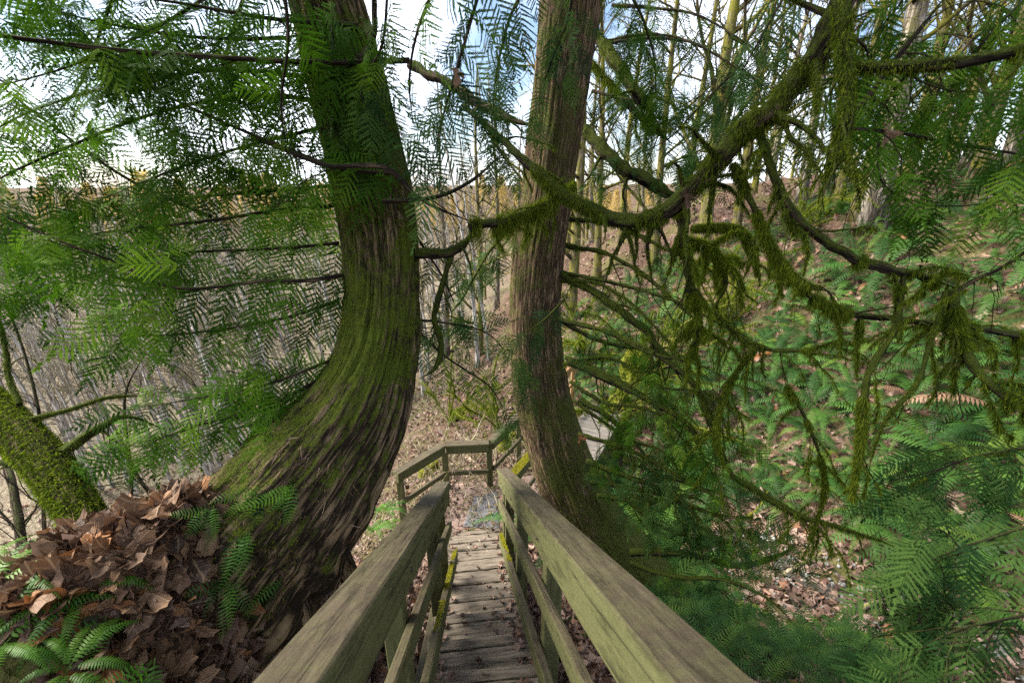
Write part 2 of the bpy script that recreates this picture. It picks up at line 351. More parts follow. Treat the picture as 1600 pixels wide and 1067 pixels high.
# ------------------------------------------------------------------ the lie of the land
_d = unit(ray(738, 676)); _u = unit(np.cross(_d, Z)); _n = np.cross(_u, _d)          # down the stairs, across, normal
def onplane(px, py, b): r = ray(px, py); return CAM + r * (b / -(r @ _n))
HB = .40
ctrl = [(0, 0, -.12), (0, -1.5, -.05), (.9, 0, -.2), (-.9, .2, .0),
        (-.1, 1, -.85), (-.2, 2, -1.5), (-.3, 3, -2.1), (-.4, 4, -2.72),
        (-.5, 4.8, -3.16), (.1, 5.2, -3.15), (-.9, 5.8, -3.15), (.0, 6.1, -3.15), (-.6, 5.4, -3.15), (-1.3, 5.2, -3.2),
        (-1.2, 2.0, -.75), (-1.38, 1.62, .18), (-1.62, 1.3, .16), (-1.12, 1.32, -.75), (-2.1, 1.0, .12), (-1.9, 1.65, .02), (-1.02, .92, -.6), (-.85, 1.3, -.95), (-.75, 2.4, -1.6),
        (-1.5, 2.5, -1.0), (-2.5, 2.6, -1.3), (-1.3, 3.4, -2.2), (-3.5, 4, -3.2), (-2.2, 5, -3.6), (-3, 6.5, -4.6), (-6, 8, -6.2), (-3.2, 1.3, -.5), (-5, 2.5, -2.6), (-8, 4, -4.6),
        (1.0, 2.0, -1.5), (1.0, 3.6, -2.35), (1.2, 5, -3.2), (2.0, 2.24, -2.0), (2.4, 1.2, -1.3), (3.6, 2.0, -2.0), (3.0, 3.6, -3.0),
        (4.1, 3.7, -3.05), (2.9, 5.6, -3.45), (1.6, 7.2, -3.95), (.2, 9, -4.4), (-2, 11.5, -5.2), (-.6, 7.6, -3.7), (-2, 8.4, -4.5), (6.5, 1.5, -2.7),
        (6.3, 5.2, -1.9), (4.7, 6, -2.7), (7.7, 5.9, -1.2), (8.4, 7.7, -.6), (6.3, 8.6, -1.35), (10, 9.2, .6), (11, 8.5, 1.5), (8.9, 11.3, .4), (5.85, 12.9, -.95), (3.2, 10, -2.6), (2.4, 8.8, -3.1), (9, 4, -.9), (10, 2, -.6),
        (3, 14, -2.6), (0, 13, -4.3), (0, 18, -4.5), (4, 22, -1.5), (15, 15, 2.0), (12, 20, 1.5), (25, 10, 4), (20, 28, 2.2), (9, 30, .2), (30, 45, 1), (16, 3, 1.6), (14, -4, 1.0),
        (-8, 14, -8), (-7, 22, -9), (-15, 10, -9), (-25, 14, -10.5), (-14, 30, -10.5), (-30, 28, -10.5), (0, 36, -6.5), (-20, 45, -9), (-45, 40, -8),
        (-40, 62, -8.5), (-60, 75, -6.5), (-20, 66, -8), (-18, 92, -5), (4, 60, -5), (8, 92, -3), (-90, 60, -5), (-95, 100, -3), (-70, 20, -8), (-40, 5, -8), (-110, 20, -4),
        (45, 90, 0), (80, 50, 2), (60, 10, 5), (50, -20, 6), (0, 130, -1), (-60, 130, -1), (-20, -20, 0), (20, -20, 1), (-60, -30, -3), (120, 120, 3), (-140, 140, 0)]
CT = np.array(ctrl, float)
def _phi(r2): return np.where(r2 > 1e-9, r2 * np.log(r2 + 1e-12) * .5, 0)
_k = len(CT); _A = np.zeros((_k + 3, _k + 3)); _dx = CT[:, None, :2] - CT[None, :, :2]
_A[:_k, :_k] = _phi((_dx ** 2).sum(-1)) + np.eye(_k) * .02; _A[:_k, _k] = 1; _A[:_k, _k + 1:] = CT[:, :2]; _A[_k:, :_k] = _A[:_k, _k:].T
_w = np.linalg.solve(_A, np.concatenate([CT[:, 2], [0, 0, 0]]))
def H(x, y):
    x = np.atleast_1d(np.asarray(x, float)); y = np.atleast_1d(np.asarray(y, float)); out = np.empty(x.shape).ravel(); xf, yf = x.ravel(), y.ravel()
    for i in range(0, len(xf), 20000):
        X, Y = xf[i:i + 20000], yf[i:i + 20000]
        r2 = (X[:, None] - CT[None, :, 0]) ** 2 + (Y[:, None] - CT[None, :, 1]) ** 2
        out[i:i + 20000] = _phi(r2) @ _w[:_k] + _w[_k] + _w[_k + 1] * X + _w[_k + 2] * Y
    d = np.hypot(xf, yf); P = np.stack([xf, yf, xf * 0], 1)
    rough = np.clip((np.abs(xf + .09 * yf) - .5) / 1.0, .15, 1)
    flat = np.clip(np.hypot(xf + .5, yf - 5.4) - .9, .1, 1)
    out = out + (fbm(P * .9, 3, 4) * .22 * np.clip(d / 6, .3, 3) + fbm(P * 4.5, 9, 3) * .05) * rough * flat
    return out.reshape(x.shape)
def Hn(x, y, e=.08):
    hx = (H(x + e, y) - H(x - e, y)) / (2 * e); hy = (H(x, y + e) - H(x, y - e)) / (2 * e)
    return unit(np.stack([-hx, -hy, np.ones_like(hx)], -1))
def h1(x, y): return float(H(x, y)[0])

_s = np.linspace(-1, 1, 300); gx = np.sinh(_s * 4.6) / math.sinh(4.6) * 240; 
_s = np.linspace(0, 1, 300); gy = -30 + 0 * _s
gy = np.concatenate([np.linspace(-40, -3, 14), -2.6 + np.sinh(_s * 4.4) / math.sinh(4.4) * 290])
GX, GY = np.meshgrid(gx, gy); GZ = H(GX, GY)
_nv = np.stack([GX, GY, GZ], -1).reshape(-1, 3); nx = len(gx); ny = len(gy)
_i = (np.arange(ny - 1)[:, None] * nx + np.arange(nx - 1)[None]).ravel()
acc = Acc(); acc.add(_nv, np.concatenate([np.stack([_i, _i + 1, _i + nx + 1], 1), np.stack([_i, _i + nx + 1, _i + nx], 1)]), 0.)
ground = acc.build('ground', MAT['ground'], None, True, 'structure')
ground['label'] = 'leaf-covered ravine floor and wooded slopes'

# ------------------------------------------------------------------ timber: beams and boards
def beam(name, p0, p1, wd, th, nrm, mat, parent=None, segs=7, jit=.0012, ch=.006, seed=0):
    """timber whose TOP centre line runs p0-p1; wd across, th down"""
    p0 = np.asarray(p0, float); p1 = np.asarray(p1, float); L = np.linalg.norm(p1 - p0); M = frame(p1 - p0, nrm, p0)
    a, c = wd / 2, ch
    sec = np.array([(-a + c, 0), (a - c, 0), (a, -c), (a, -th + c), (a - c, -th), (-a + c, -th), (-a, -th + c), (-a, -c)])[::-1]
    rg = np.random.default_rng(int(abs(p0[0] * 7919 + p1[1] * 104729 + L * 1299709 + seed)) % 2 ** 31)
    X = np.linspace(0, L, segs + 1); V = []
    for x in X:
        s = sec + rg.normal(0, jit, sec.shape); V.append(np.column_stack([np.full(8, x), s]))
    V = np.array(V); V[0, :, 0] += rg.normal(0, .0015, 8); V[-1, :, 0] += rg.normal(0, .0015, 8); V = V.reshape(-1, 3)
    fs = []
    for i in range(segs):
        for j in range(8):
            k = (j + 1) % 8; q = i * 8
            fs.append((q + j, q + 8 + j, q + 8 + k, q + k))
    fs.append(tuple(range(8))); fs.append(tuple(range(segs * 8 + 7, segs * 8 - 1, -1)))
    me = bpy.data.meshes.new(name); me.from_pydata(V.tolist(), [], fs); me.update(); me.materials.append(MAT[mat])
    return obj(name, me, parent, M)
def bolt(parent, p, d, r=.012):
    a = Acc(); p = np.asarray(p); d = unit(d); tube(a, [p - d * .003, p + d * .006, p + d * .009], [r, r, r * .6], 8); return a.build('bolt', MAT['bolt'], parent, True)

# --- staircase
stair = thing('wooden_staircase', 'steep weathered plank staircase descending between the handrails to the landing', 'staircase', (-.1, 1, -.7))
tread_n = _n; hor = unit(np.array([_d[0], _d[1], 0]))
def tp(t, a, b=3.3 * HB): return CAM + _d * t + _u * a - _n * b
for k in range(-1, 13):
    t = 2.02 + .3925 * k
    if t > 6.5: break
    c = tp(t + .0, -.004); c = c + hor * 0
    hw = .335 + R.normal(0, .006)
    back, front = .225, .075
    sk = R.normal(0, .012)
    dirx = unit(_u + hor * sk)
    zj = R.normal(0, .004)
    # nosing at c: narrow front plank, wide rear plank
    p = c - hor * (front / 2) + Z * zj
    beam('tread', p - dirx * hw, p + dirx * hw, front - .008, .045, Z, 'tread', stair, 9, .0022, .006, k)
    p = c - hor * (front + back / 2 + .004) + Z * (zj + R.normal(0, .003))
    beam('tread', p - dirx * (hw + R.normal(0, .008)), p + dirx * hw, back, .045, unit(Z + hor * R.normal(0, .01)), 'tread', stair, 9, .0025, .007, k + 50)
for sgn in (-1, 1):
    beam('stringer', tp(.9, sgn * .36, 3.3 * HB + .05), tp(6.4, sgn * .36, 3.3 * HB + .05), .05, .24, _n, 'rail', stair)

# --- stair railings
def ln(q0, q1, b, t_from=None):
    """inner edge through two pixels of the sloping plane b, extended back past the camera"""
    A = onplane(*q0, b); B = onplane(*q1, b); d = unit(B - A)
    if t_from is not None: A = A - d * t_from
    return A, B
for side, sgn, lab in (('l', -1, 'green-stained sloping stair handrail in front of the huge curved trunk'), ('r', 1, 'green-stained sloping stair handrail beside the reddish cedar trunk')):
    if sgn < 0:
        A, B = ln((495, 1067), (703, 752), HB, 1.35)
    else:
        A, B = ln((1037, 1044), (777, 732), HB, 1.35)
    rd = unit(B - A); out = unit(np.cross(rd, _n)) * sgn; out = out if out[0] * sgn > 0 else -out
    rn = _n
    rail = thing('stair_railing', lab, 'handrail', (A[0], A[1], A[2] - 1.1), 'handrails of the plank staircase')
    beam('cap_rail', A + out * .060, B + out * .060, .128, .045, rn, 'rail', rail, 14, .0012, .007)
    beam('side_rail', A + out * .052 - rn * .046 + rd * .0, B + out * .052 - rn * .046 - rd * .012, .095, .128, rn, 'rail', rail, 14, .0012, .006)
    L = np.linalg.norm(B - A)
    mA, mB = A - rn * .86 * HB + out * .022 + rd * .3, B - rn * .86 * HB + out * .022 + rd * .15
    beam('middle_rail', mA, mB, .04, .09, rn, 'rail', rail, 12)
    tA, tB = A - rn * 1.80 * HB + out * .02 + rd * .3, B - rn * 1.80 * HB + out * .02 + rd * (.25 if sgn > 0 else .75)
    mid = tA + (tB - tA) * (.62 if sgn < 0 else .8)
    beam('toe_board', tA, mid, .042, .11, rn, 'rail', rail, 8)
    tb2 = beam('toe_board', mid + rd * .006, tB, .042, .11, rn, 'rail', rail, 8)
    a = Acc(); n = 2600; tt = R.random(n) ** .8; q = mid + (tB - mid) * tt[:, None] + out * ((R.random(n) - .5) * .036)[:, None] + rn * .001
    keep = fbm(q * 6, 5, 3) > -.02; q = q[keep]; blades(a, q, unit(Z + R.normal(0, .6, q.shape)), .006 + .012 * R.random(len(q)), np.full(len(q), .006)); a.build('moss', MAT['moss_gold'], tb2, kind='stuff')
    ts = [1.0, 2.35, 3.7, L - .12] if sgn < 0 else [1.1, 2.75, 4.0, 5.05, L - .10]
    for tt in ts:
        p = A + rd * tt + out * .092 - rn * .155
        g = h1(p[0], p[1]) - .25
        x = unit(np.cross(rd, Z))
        po = beam('post', p, np.array([p[0], p[1], g]), .089, .089, np.array([-hor[0], -hor[1], 0]), 'rail', rail, 6, .001, .005)
        for zz in (.05, .11): bolt(rail, A + rd * tt - rn * (.06 + zz) + out * .004, -out, .009)

# --- landing railing
ZL = -3.15; ZR = ZL + .95
P0 = atz(617, 738, ZR - .0); P1 = atz(693, 693, ZR); P2 = atz(764, 690, ZR); 
BA = atz(896, 664, -2.98); BB = atz(926, 625, -2.98); bdir = unit((BB - BA) * [1, 1, 0])
P3 = P2 + bdir * 3.4
land = thing('landing_railing', 'angled green-stained timber railing around the foot of the stairs', 'railing', (P1[0], P1[1], ZL))
def rail_run(parent, A, B, top='rail', e0=0, e1=0):
    d = unit(B - A); A = A - d * e0; B = B + d * e1; s = unit(np.cross(d, Z))
    beam('cap_rail', A, B, .135, .042, Z, top, parent, 8, .001, .006)
    beam('top_rail', A + s * .03 - Z * .044 + d * .01, B + s * .03 - Z * .044 - d * .01, .042, .125, Z, top, parent, 8)
    beam('lower_rail', A + s * .03 - Z * .50 + d * .02, B + s * .03 - Z * .50 - d * .02, .04, .085, Z, top, parent, 8)
rail_run(land, P0, P1 - unit(P1 - P0) * .01); rail_run(land, P1 + unit(P2 - P1) * .03, P2)
def post(parent, p, wd=.092, drop=1.1, mat='rail'):
    g = min(h1(p[0], p[1]), ZL) - .15
    return beam('post', np.array([p[0], p[1], p[2]]), np.array([p[0], p[1], g]), wd, wd, np.array([0, -1., 0]), mat, parent, 5)
for P in (P0 + unit(P1 - P0) * .05, P1, P2): post(land, P - Z * .17 if P is not P2 else P - Z * .045)
# post() beams run downward: shift so the timber is centred
# --- footbridge
bridge = thing('footbridge', 'small grey plank footbridge behind the reddish cedar trunk', 'footbridge', (BA[0], BA[1], -3.0))
bs = unit(np.cross(bdir, Z)); BW = .80
start = BA - bdir * 1.35; n = int(np.linalg.norm(BB - start) / .15)
for i in range(n):
    c = start + bdir * (.15 * i) + bs * (BW / 2)
    beam('plank', c - bs * (BW / 2 + R.normal(0, .01)) + Z * R.normal(0, .003), c + bs * (BW / 2), .138, .04, Z, 'bridge', bridge, 3, .001, .004, i)
for q in (.08, BW - .08): beam('girder', start + bs * q - Z * .045, BB + bs * q - Z * .045, .09, .2, Z, 'rail', bridge, 5)
lrail = P2 + bdir * .05
rail_run(bridge, lrail, lrail + bdir * 1.9)
rail_run(bridge, lrail + bdir * 1.92, lrail + bdir * 3.9, 'newwood')
for q in (1.0, 1.9, 2.9, 3.85): post(bridge, lrail + bdir * q - Z * .045, .09, 1.1, 'rail' if q < 1.95 else 'newwood')
rr0 = atz(800, 742, ZR - .15)
rail_run(bridge, rr0, rr0 + bdir * 1.3)
for q in (.1, 1.25): post(bridge, rr0 + bdir * q - Z * .045)
a = Acc(); nn = 4500; q = rr0 + bdir * (R.random(nn) * 1.3)[:, None] + bs * ((R.random(nn) - .5) * .13)[:, None] + Z * .001
blades(a, q, unit(Z + R.normal(0, .7, q.shape)), .01 + .015 * R.random(nn), np.full(nn, .01)); a.build('moss', MAT['moss_gold'], bridge, kind='stuff')
# --- landing surface and the mesh mat
a = Acc(); lp = np.array([(-1.55, 4.75), (-.9, 4.6), (-.05, 4.66), (.35, 5.0), (.75, 5.9), (.45, 6.35), (-.1, 6.2), (-.5, 6.15), (-1.2, 6.1), (-1.6, 5.5)])
cc = lp.mean(0); V = [(cc[0], cc[1], ZL + .055)]; fs = []
ring = []
for s in np.linspace(.15, 1, 8):
    for k in range(60):
        f = k / 60 * len(lp); i = int(f); p = lp[i] * (1 - f + i) + lp[(i + 1) % len(lp)] * (f - i); p = cc + (p - cc) * s
        V.append((p[0], p[1], ZL + (.055 if s < .99 else -.06) + .012 * float(vnoise(np.array([[p[0] * 9, p[1] * 9, 0]]))[0])))
for k in range(60): fs.append((0, 1 + k, 1 + (k + 1) % 60))
for r_ in range(7):
    for k in range(60):
        q = 1 + r_ * 60; k2 = (k + 1) % 60; fs += [(q + k, q + 60 + k, q + 60 + k2), (q + k, q + 60 + k2, q + k2)]
a.add(V, fs, 0.); landing = a.build('landing', MAT['gravel'], None, True, 'structure'); landing['label'] = 'trodden leafy landing at the foot of the stairs'
mat_o = thing('metal_mat', 'grey wire mesh mat lying on the landing at the stair foot', 'mat', (-.1, 5.3, ZL + .07))
m0, m1, m2, m3 = [atz(*q, ZL + .075) for q in ((724, 822), (779, 826), (776, 768), (742, 776))]
a = Acc(); nu, nvv = 26, 48
def bil(u, v): return (m0 * (1 - u) + m1 * u) * (1 - v) + (m3 * (1 - u) + m2 * u) * v
for i in range(nu + 1): tube(a, [bil(i / nu, v) + Z * .003 * math.sin(i + v * 60) for v in np.linspace(0, 1, 40)], .0062, 4)
for j in range(nvv + 1): tube(a, [bil(u, j / nvv) - Z * .003 * math.sin(j + u * 60) for u in np.linspace(0, 1, 24)], .0062, 4)
a.build('wire_mesh', MAT['metal'], mat_o, kind='stuff')

# ------------------------------------------------------------------ leaf templates
def cedar_spray(seed, L=.30, n=13, wide=.40, lf=.0145, droop=.25, curl=0.06, sp=.0085, lw=.0032):
    g = np.random.default_rng(seed); V = []; Fc = []
    def tri(a, b, c): k = len(V); V.extend([a, b, c]); Fc.append((k, k + 1, k + 2))
    def P(x, y): return np.array([x, y, -droop * x * x / L - curl * abs(y) / wide + .02 * math.sin(9 * x / L + seed)])
    bend = g.normal(0, .12)
    def axis(x): return bend * x * x / L
    for i in range(6):
        x0, x1 = L * i / 6, L * (i + 1) / 6; w0 = .0030 * (1 - i / 7)
        tri(P(x0, axis(x0) - w0), P(x0, axis(x0) + w0), P(x1, axis(x1)))
    for i in range(n):
        for s in (-1, 1):
            f = (i + (.5 if s > 0 else 0) + g.normal(0, .12)) / n; f = min(max(f, .03), .97); x = L * f
            l = L * wide * (math.sin(math.pi * min(1, f * 1.15 + .12)) ** .7 * .75 + .25 * (1 - f)) * g.uniform(.8, 1.15)
            an = s * (math.radians(58 - 22 * f) + g.normal(0, .07)); dx, dy = math.cos(an), math.sin(an); o = np.array([x, axis(x)])
            tri(P(*(o - [0, .0016])), P(*(o + [0, .0016])), P(*(o + [l * dx, l * dy])))
            m = max(3, int(l / sp))
            for j in range(m):
                for s2 in (-1, 1):
                    u = (j + .4 + (.5 if s2 > 0 else 0)) / (m + .6); q = o + np.array([dx, dy]) * l * u
                    ll = lf * (1 - .62 * u) * g.uniform(.75, 1.2); a2 = an + s2 * (.50 + g.normal(0, .1)); e = np.array([math.cos(a2), math.sin(a2)])
                    pw = np.array([-e[1], e[0]]) * lw
                    tri(P(*(q - pw)), P(*(q + pw)), P(*(q + e * ll)))
    # a leafy tip
    for j in range(7):
        q = np.array([L * (.93 + .01 * j), axis(L * .95)]); a2 = (-1) ** j * .5; e = np.array([math.cos(a2), math.sin(a2)]); pw = np.array([-e[1], e[0]]) * .003
        tri(P(*(q - pw)), P(*(q + pw)), P(*(q + e * lf * .8)))
    return np.array(V), np.array(Fc)
SPRAYS = [cedar_spray(s, wide=.30 + .04 * (s % 3), droop=.15 + .12 * (s % 4)) for s in range(6)]
VLOW = [cedar_spray(s, n=8, wide=.4, lf=.03, sp=.024, lw=.007) for s in range(6)]
LOWSPRAYS = [cedar_spray(s, n=11, wide=.32 + .04 * (s % 3), droop=.15 + .12 * (s % 4), lf=.018, sp=.0145, lw=.0046) for s in range(6)]
def tmpl_mesh(name, t, mat): a = Acc(); a.add(t[0], t[1], 0.); return a.mesh(name, mat)
SPRAY_ME = {m: [tmpl_mesh('frond', t, MAT[m]) for t in SPRAYS] for m in ('cedar', 'cedar_blue')}

def fern_frond(seed, n=26, droop=.55, wide=.105):
    """sword fern frond of length 1 arching along +X"""
    g = np.random.default_rng(seed); V = []; Fc = []
    def tri(a, b, c): k = len(V); V.extend([a, b, c]); Fc.append((k, k + 1, k + 2))
    def C(f): return np.array([f * (1 - .18 * droop * f), .06 * math.sin(2.2 * f + seed), .95 * f - (droop * .9 + .55) * f * f])
    for i in range(8):
        a, b = C(i / 8), C((i + 1) / 8); w0 = .006 * (1 - i / 9); tri(a - [0, w0, 0], a + [0, w0, 0], b); 
    for i in range(n):
        f = .10 + .88 * i / (n - 1); c = C(f); t = unit(C(min(1, f + .02)) - C(f - .02))
        l = wide * (min(1, (f - .02) / .22) ** .6) * (1 - max(0, f - .45) / .62) ** .8 * g.uniform(.88, 1.1)
        for s in (-1, 1):
            e = unit(np.array([0, s, 0]) + t * (.28 + .3 * f) + np.array([0, 0, -.18 + g.normal(0, .12)])); wv = t * .0155 * (1 - .4 * f)
            m = c + e * l * .45
            tri(c - wv * .7, c + wv * .7, m + wv); tri(c - wv * .7, m + wv, m - wv); tri(m - wv, m + wv, c + e * l + np.array([0, 0, -.012]))
    return np.array(V), np.array(Fc)
LICO = [fern_frond(70 + s, 15, .35 + .1 * s, .17) for s in range(3)]
FERNS = [fern_frond(s, droop=.30 + .14 * s) for s in range(5)]
FERN_ME = {m: [tmpl_mesh('frond', t, MAT[m]) for t in FERNS] for m in ('fern', 'fern_bright')}
LICO_ME = [tmpl_mesh('frond', t, MAT[m]) for t in LICO for m in ('fern', 'fern_bright')]

def maple_leaf(seed, fine=True):
    """curled palmate leaf about 1 across, stalk along -X"""
    g = np.random.default_rng(seed); tips = [(-145, .55), (-72, .85), (0, 1.0), (72, .85), (145, .55)]
    out = []
    for k, (a, r) in enumerate(tips):
        a0 = math.radians(a + g.normal(0, 5)); r *= g.uniform(.85, 1.1)
        if fine:
            out += [(a0 - .40, r * .62), (a0 - .27, r * .82), (a0 - .14, r * .84), (a0, r * .97), (a0 + .14, r * .84), (a0 + .27, r * .82), (a0 + .40, r * .62)]
        else: out += [(a0, r)]
        if k < 4: out.append((a0 + math.radians(37), (.33 if fine else .58) * g.uniform(.75, 1.2)))
    th = np.array([o[0] for o in out]); rr = np.array([o[1] for o in out]) * .55
    rings = (0.35, 0.62, .82, 1.0) if fine else (1.0,)
    V = [(0, 0, 0)]; m = len(out)
    for s in rings:
        for a, r in zip(th, rr): V.append((math.cos(a) * r * s, math.sin(a) * r * s, 0))
    V = np.array(V); Fc = [(0, 1 + i, 1 + i + 1) for i in range(m - 1)]
    for q in range(len(rings) - 1):
        b = 1 + q * m
        for i in range(m - 1): Fc += [(b + i, b + m + i, b + m + i + 1), (b + i, b + m + i + 1, b + i + 1)]
    k = len(V); V = np.vstack([V, [(-.02, .010, 0), (-.02, -.010, 0), (-.55, .02, .05)]]); Fc.append((k, k + 1, k + 2))
    x, y = V[:, 0], V[:, 1]; rho = np.hypot(x, y)
    c1, c2 = g.uniform(.4, 2.2), g.uniform(-1.0, .9); ph = g.uniform(0, 6)
    zc = .09 * np.sin(13 * y + 5 * x + ph) * rho + .06 * np.sin(23 * x - 9 * y + 2 * ph) * rho + .8 * c1 * y * y + c2 * x * x * .8 + .16 * rho * np.sin(5 * np.arctan2(y, x) + ph) + .10 * np.sin(9 * x + ph) * rho
    V = V.copy(); V[:, 2] += zc; sh = 1 - .35 * min(1, c1) * np.abs(y); V[:, 1] *= sh
    return V, np.array(Fc)
LEAVES = [maple_leaf(s) for s in range(10)]; LOWLEAF = [maple_leaf(40 + s, False) for s in range(8)]
LEAF_ME = [tmpl_mesh('fallen_leaf', t, MAT['leaf']) for t in LEAVES]
for m in LEAF_ME: m.polygons.foreach_set('use_smooth', np.ones(len(m.polygons), bool))

def put_fronds(parent, items, mat, k_obj=14):
    """items: (pos, dir, normal, scale). The first are single fronds, the rest one foliage mesh"""
    if not items: return
    tot = sorted(range(len(items)), key=lambda i: -items[i][3])
    for i in tot[:k_obj]:
        p, d, nn_, s = items[i]; obj('frond', random.choice(SPRAY_ME[mat]), parent, frame(d, nn_, p, s))
    rest = [items[i] for i in tot[k_obj:]]
    if rest:
        a = Acc(); ch = R.integers(0, len(SPRAYS), len(rest))
        for v in range(len(SPRAYS)):
            sel = [rest[i] for i in range(len(rest)) if ch[i] == v]
            if not sel: continue
            Ms = frames(np.array([s[1] for s in sel]), np.array([s[2] for s in sel]), np.array([s[0] for s in sel]), np.array([s[3] for s in sel]))
            scatter(a, LOWSPRAYS[v][0], LOWSPRAYS[v][1], Ms, R.random(len(sel)))
        a.build('foliage', MAT[mat], parent, kind='stuff')

# ------------------------------------------------------------------ limbs: stem, moss, twigs, fronds
def proj(P):
    q = np.asarray(P) - CAM; d = q @ FWD; return 800 + F * (q @ RT) / d, 533.5 - F * (q @ UP) / d, d
def wander(p, d, L, n, g, droop=0., curl=.25):
    pts = [np.array(p, float)]; d = unit(d); st = L / n
    for _ in range(n):
        d = unit(d + g.normal(0, curl, 3) * .5 + np.array([0, 0, -droop]) / n * 2); pts.append(pts[-1] + d * st)
    return np.array(pts)
def fringe_on(acc, P, rad, per_m, ln_, g, clump=5., thr=-.10, wdt=.0030):
    """shaggy moss: short strands all round, longer ones hanging underneath in clumps"""
    seg = np.linalg.norm(np.diff(P, axis=0), axis=1); L = seg.sum(); n = int(L * per_m)
    if n < 3: return
    s = np.sort(g.random(n)) * L; cs = np.concatenate([[0], np.cumsum(seg)]); i = np.clip(np.searchsorted(cs, s) - 1, 0, len(seg) - 1); f = (s - cs[i]) / (seg[i] + 1e-9)
    q = P[i] * (1 - f)[:, None] + P[i + 1] * f[:, None]; r = rad[i] * (1 - f) + rad[i + 1] * f
    T = unit(P[i + 1] - P[i]); e = g.normal(size=(n, 3)); e = unit(e - T * (e * T).sum(1, keepdims=True))
    keep = fbm(q * clump, 21, 3) > thr; q, r, e = q[keep], r[keep], e[keep]; m = len(q)
    cl = np.clip(fbm(q * clump * 2.2, 33, 2) + .45, .12, 1.)
    low = np.clip(-e[:, 2] * .5 + .5, 0, 1)
    l = ln_ * (.25 + .75 * low * cl) * g.uniform(.5, 1.2, m)
    D = unit(e * (1 - .55 * low)[:, None] + np.array([0, 0, -1.]) * (.3 + 2.4 * low)[:, None] + g.normal(0, .22, (m, 3)))
    blades(acc, q + e * (r * 1.06)[:, None], D, l, np.full(m, wdt) * g.uniform(.6, 1.4, m))

def fronds_along(P, g, step, scale, down=.55, face=None, lo=.0, jitter=.25):
    seg = np.linalg.norm(np.diff(P, axis=0), axis=1); cs = np.concatenate([[0], np.cumsum(seg)]); L = cs[-1]; items = []
    s = lo * L + g.random() * step; sg = 1; rj = g.normal(0, .3, 3); nj = g.normal(0, .15, 3)
    while s < L:
        i = min(np.searchsorted(cs, s) - 1, len(seg) - 1); i = max(i, 0); f = (s - cs[i]) / seg[i]; q = P[i] * (1 - f) + P[i + 1] * f; t = unit(P[i + 1] - P[i])
        hz = unit(np.cross(t, Z)); 
        if hz @ (CAM - q) < 0: hz = -hz
        sd = unit(hz * .6 - Z * .7 + rj + g.normal(0, .10, 3)); sd = unit(sd - t * (sd @ t))
        d = unit(t * g.uniform(.45, .8) + sd * sg * .85 + np.array([0, 0, -down * g.uniform(.5, 1.2)]))
        nn_ = unit(np.cross(d, t)); nn_ = nn_ if nn_ @ (CAM - q) > 0 else -nn_
        nn_ = unit(nn_ + nj + g.normal(0, .12, 3))
        items.append((q, d, nn_, scale * g.uniform(.8, 1.15) * (1 - .45 * (s / L) ** 2)))
        s += step * g.uniform(.6, 1.4); sg = -sg
    items.append((P[-1], unit(P[-1] - P[-2]) + np.array([0, 0, -.2]), unit(CAM - P[-1] + np.array([0, 0, .5])), scale))
    return items

def limb(pts, r0, r1, parent=None, name='mossy_branch', label=None, cat='branch', group=None, mat='bark_limb', moss=0, fr=.05, mossmat='moss_dark',
         fstep=0, fscale=1., fmat='cedar', fdown=.5, twigs=0, tl=.35, tmoss=.4, tfr=0, seed=0, sides=8, kobj=10, lump=.55, flo=0., tdroop=.6, clump=5.):
    """pts: (px, py, depth); r0, r1 in photo pixels at start and end"""
    g = np.random.default_rng(seed + 1000); W = np.array([at(*p) for p in pts]); n = max(8, (14 if moss else 7) * len(pts)); P = catmull(W, n)
    dep = (P - CAM) @ FWD; rad = np.linspace(r0, r1, n) * dep / F
    if W[-1][2] < 2.2 and abs(proj(W[-1])[0] - 800) < 790: rad = rad * np.clip((1 - np.linspace(0, 1, n)) / .3, .12, 1)
    P = P + fbm(P * 6, seed, 2)[:, None] * np.array([.3, .3, .5]) * rad[:, None] * 1.2
    st = Acc(); tube(st, P, rad, sides, lambda rr, bc, th, L: rr * (1 + lump * (1 if moss else .4) * fbm(np.stack([np.cos(th)[None] * 1.2 + 0 * rr, np.sin(th)[None] * 1.2 + 0 * rr, bc[..., 2] * 16], -1) + seed, 4, 4)))
    ms = Acc(); items = []
    if moss: fringe_on(ms, P, rad, moss * 1.9, fr, g, clump)
    if fstep: items += fronds_along(P, g, fstep, fscale, fdown, lo=flo)
    for k in range(twigs):
        f = g.uniform(.12, .98); i = int(f * (n - 1)); t = unit(P[min(i + 1, n - 1)] - P[max(i - 1, 0)])
        d = unit(t * .6 + g.normal(0, .6, 3) + np.array([0, 0, -.35 * tdroop])); l = tl * g.uniform(.5, 1.3)
        q = wander(P[i], d, l, 9, g, tdroop, .35); r = np.linspace(max(.0022, rad[i] * .35), .0012, len(q)); tube(st, q, r, 4)
        if tmoss: fringe_on(ms, q, r, moss * tmoss + 200 * tmoss, fr * .8, g, clump * 1.5)
        if tfr: items += fronds_along(q, g, tfr, fscale * .8, fdown, lo=.2)
        for _ in range(2):
            j = g.integers(3, 8); d2 = unit(unit(q[j + 1] - q[j]) + g.normal(0, .6, 3)); q2 = wander(q[j], d2, l * .45, 5, g, tdroop, .35); tube(st, q2, np.linspace(.0016, .0009, len(q2)), 3)
            if tmoss: fringe_on(ms, q2, np.full(len(q2), .0016), 300 * tmoss, fr * .6, g, clump * 1.5)
            if tfr: items += fronds_along(q2, g, tfr, fscale * .7, fdown, lo=.2)
    if parent is None:
        c = thing(name, label, cat, W[0], group); st.build('stem', MAT[mat], c, True)
    else:
        c = st.build('branch', MAT[mat], parent, True)
        if label: c['label'] = label
    if ms.n: ms.build('moss', MAT[mossmat], c, kind='stuff')
    put_fronds(c, items, fmat, kobj)
    return c

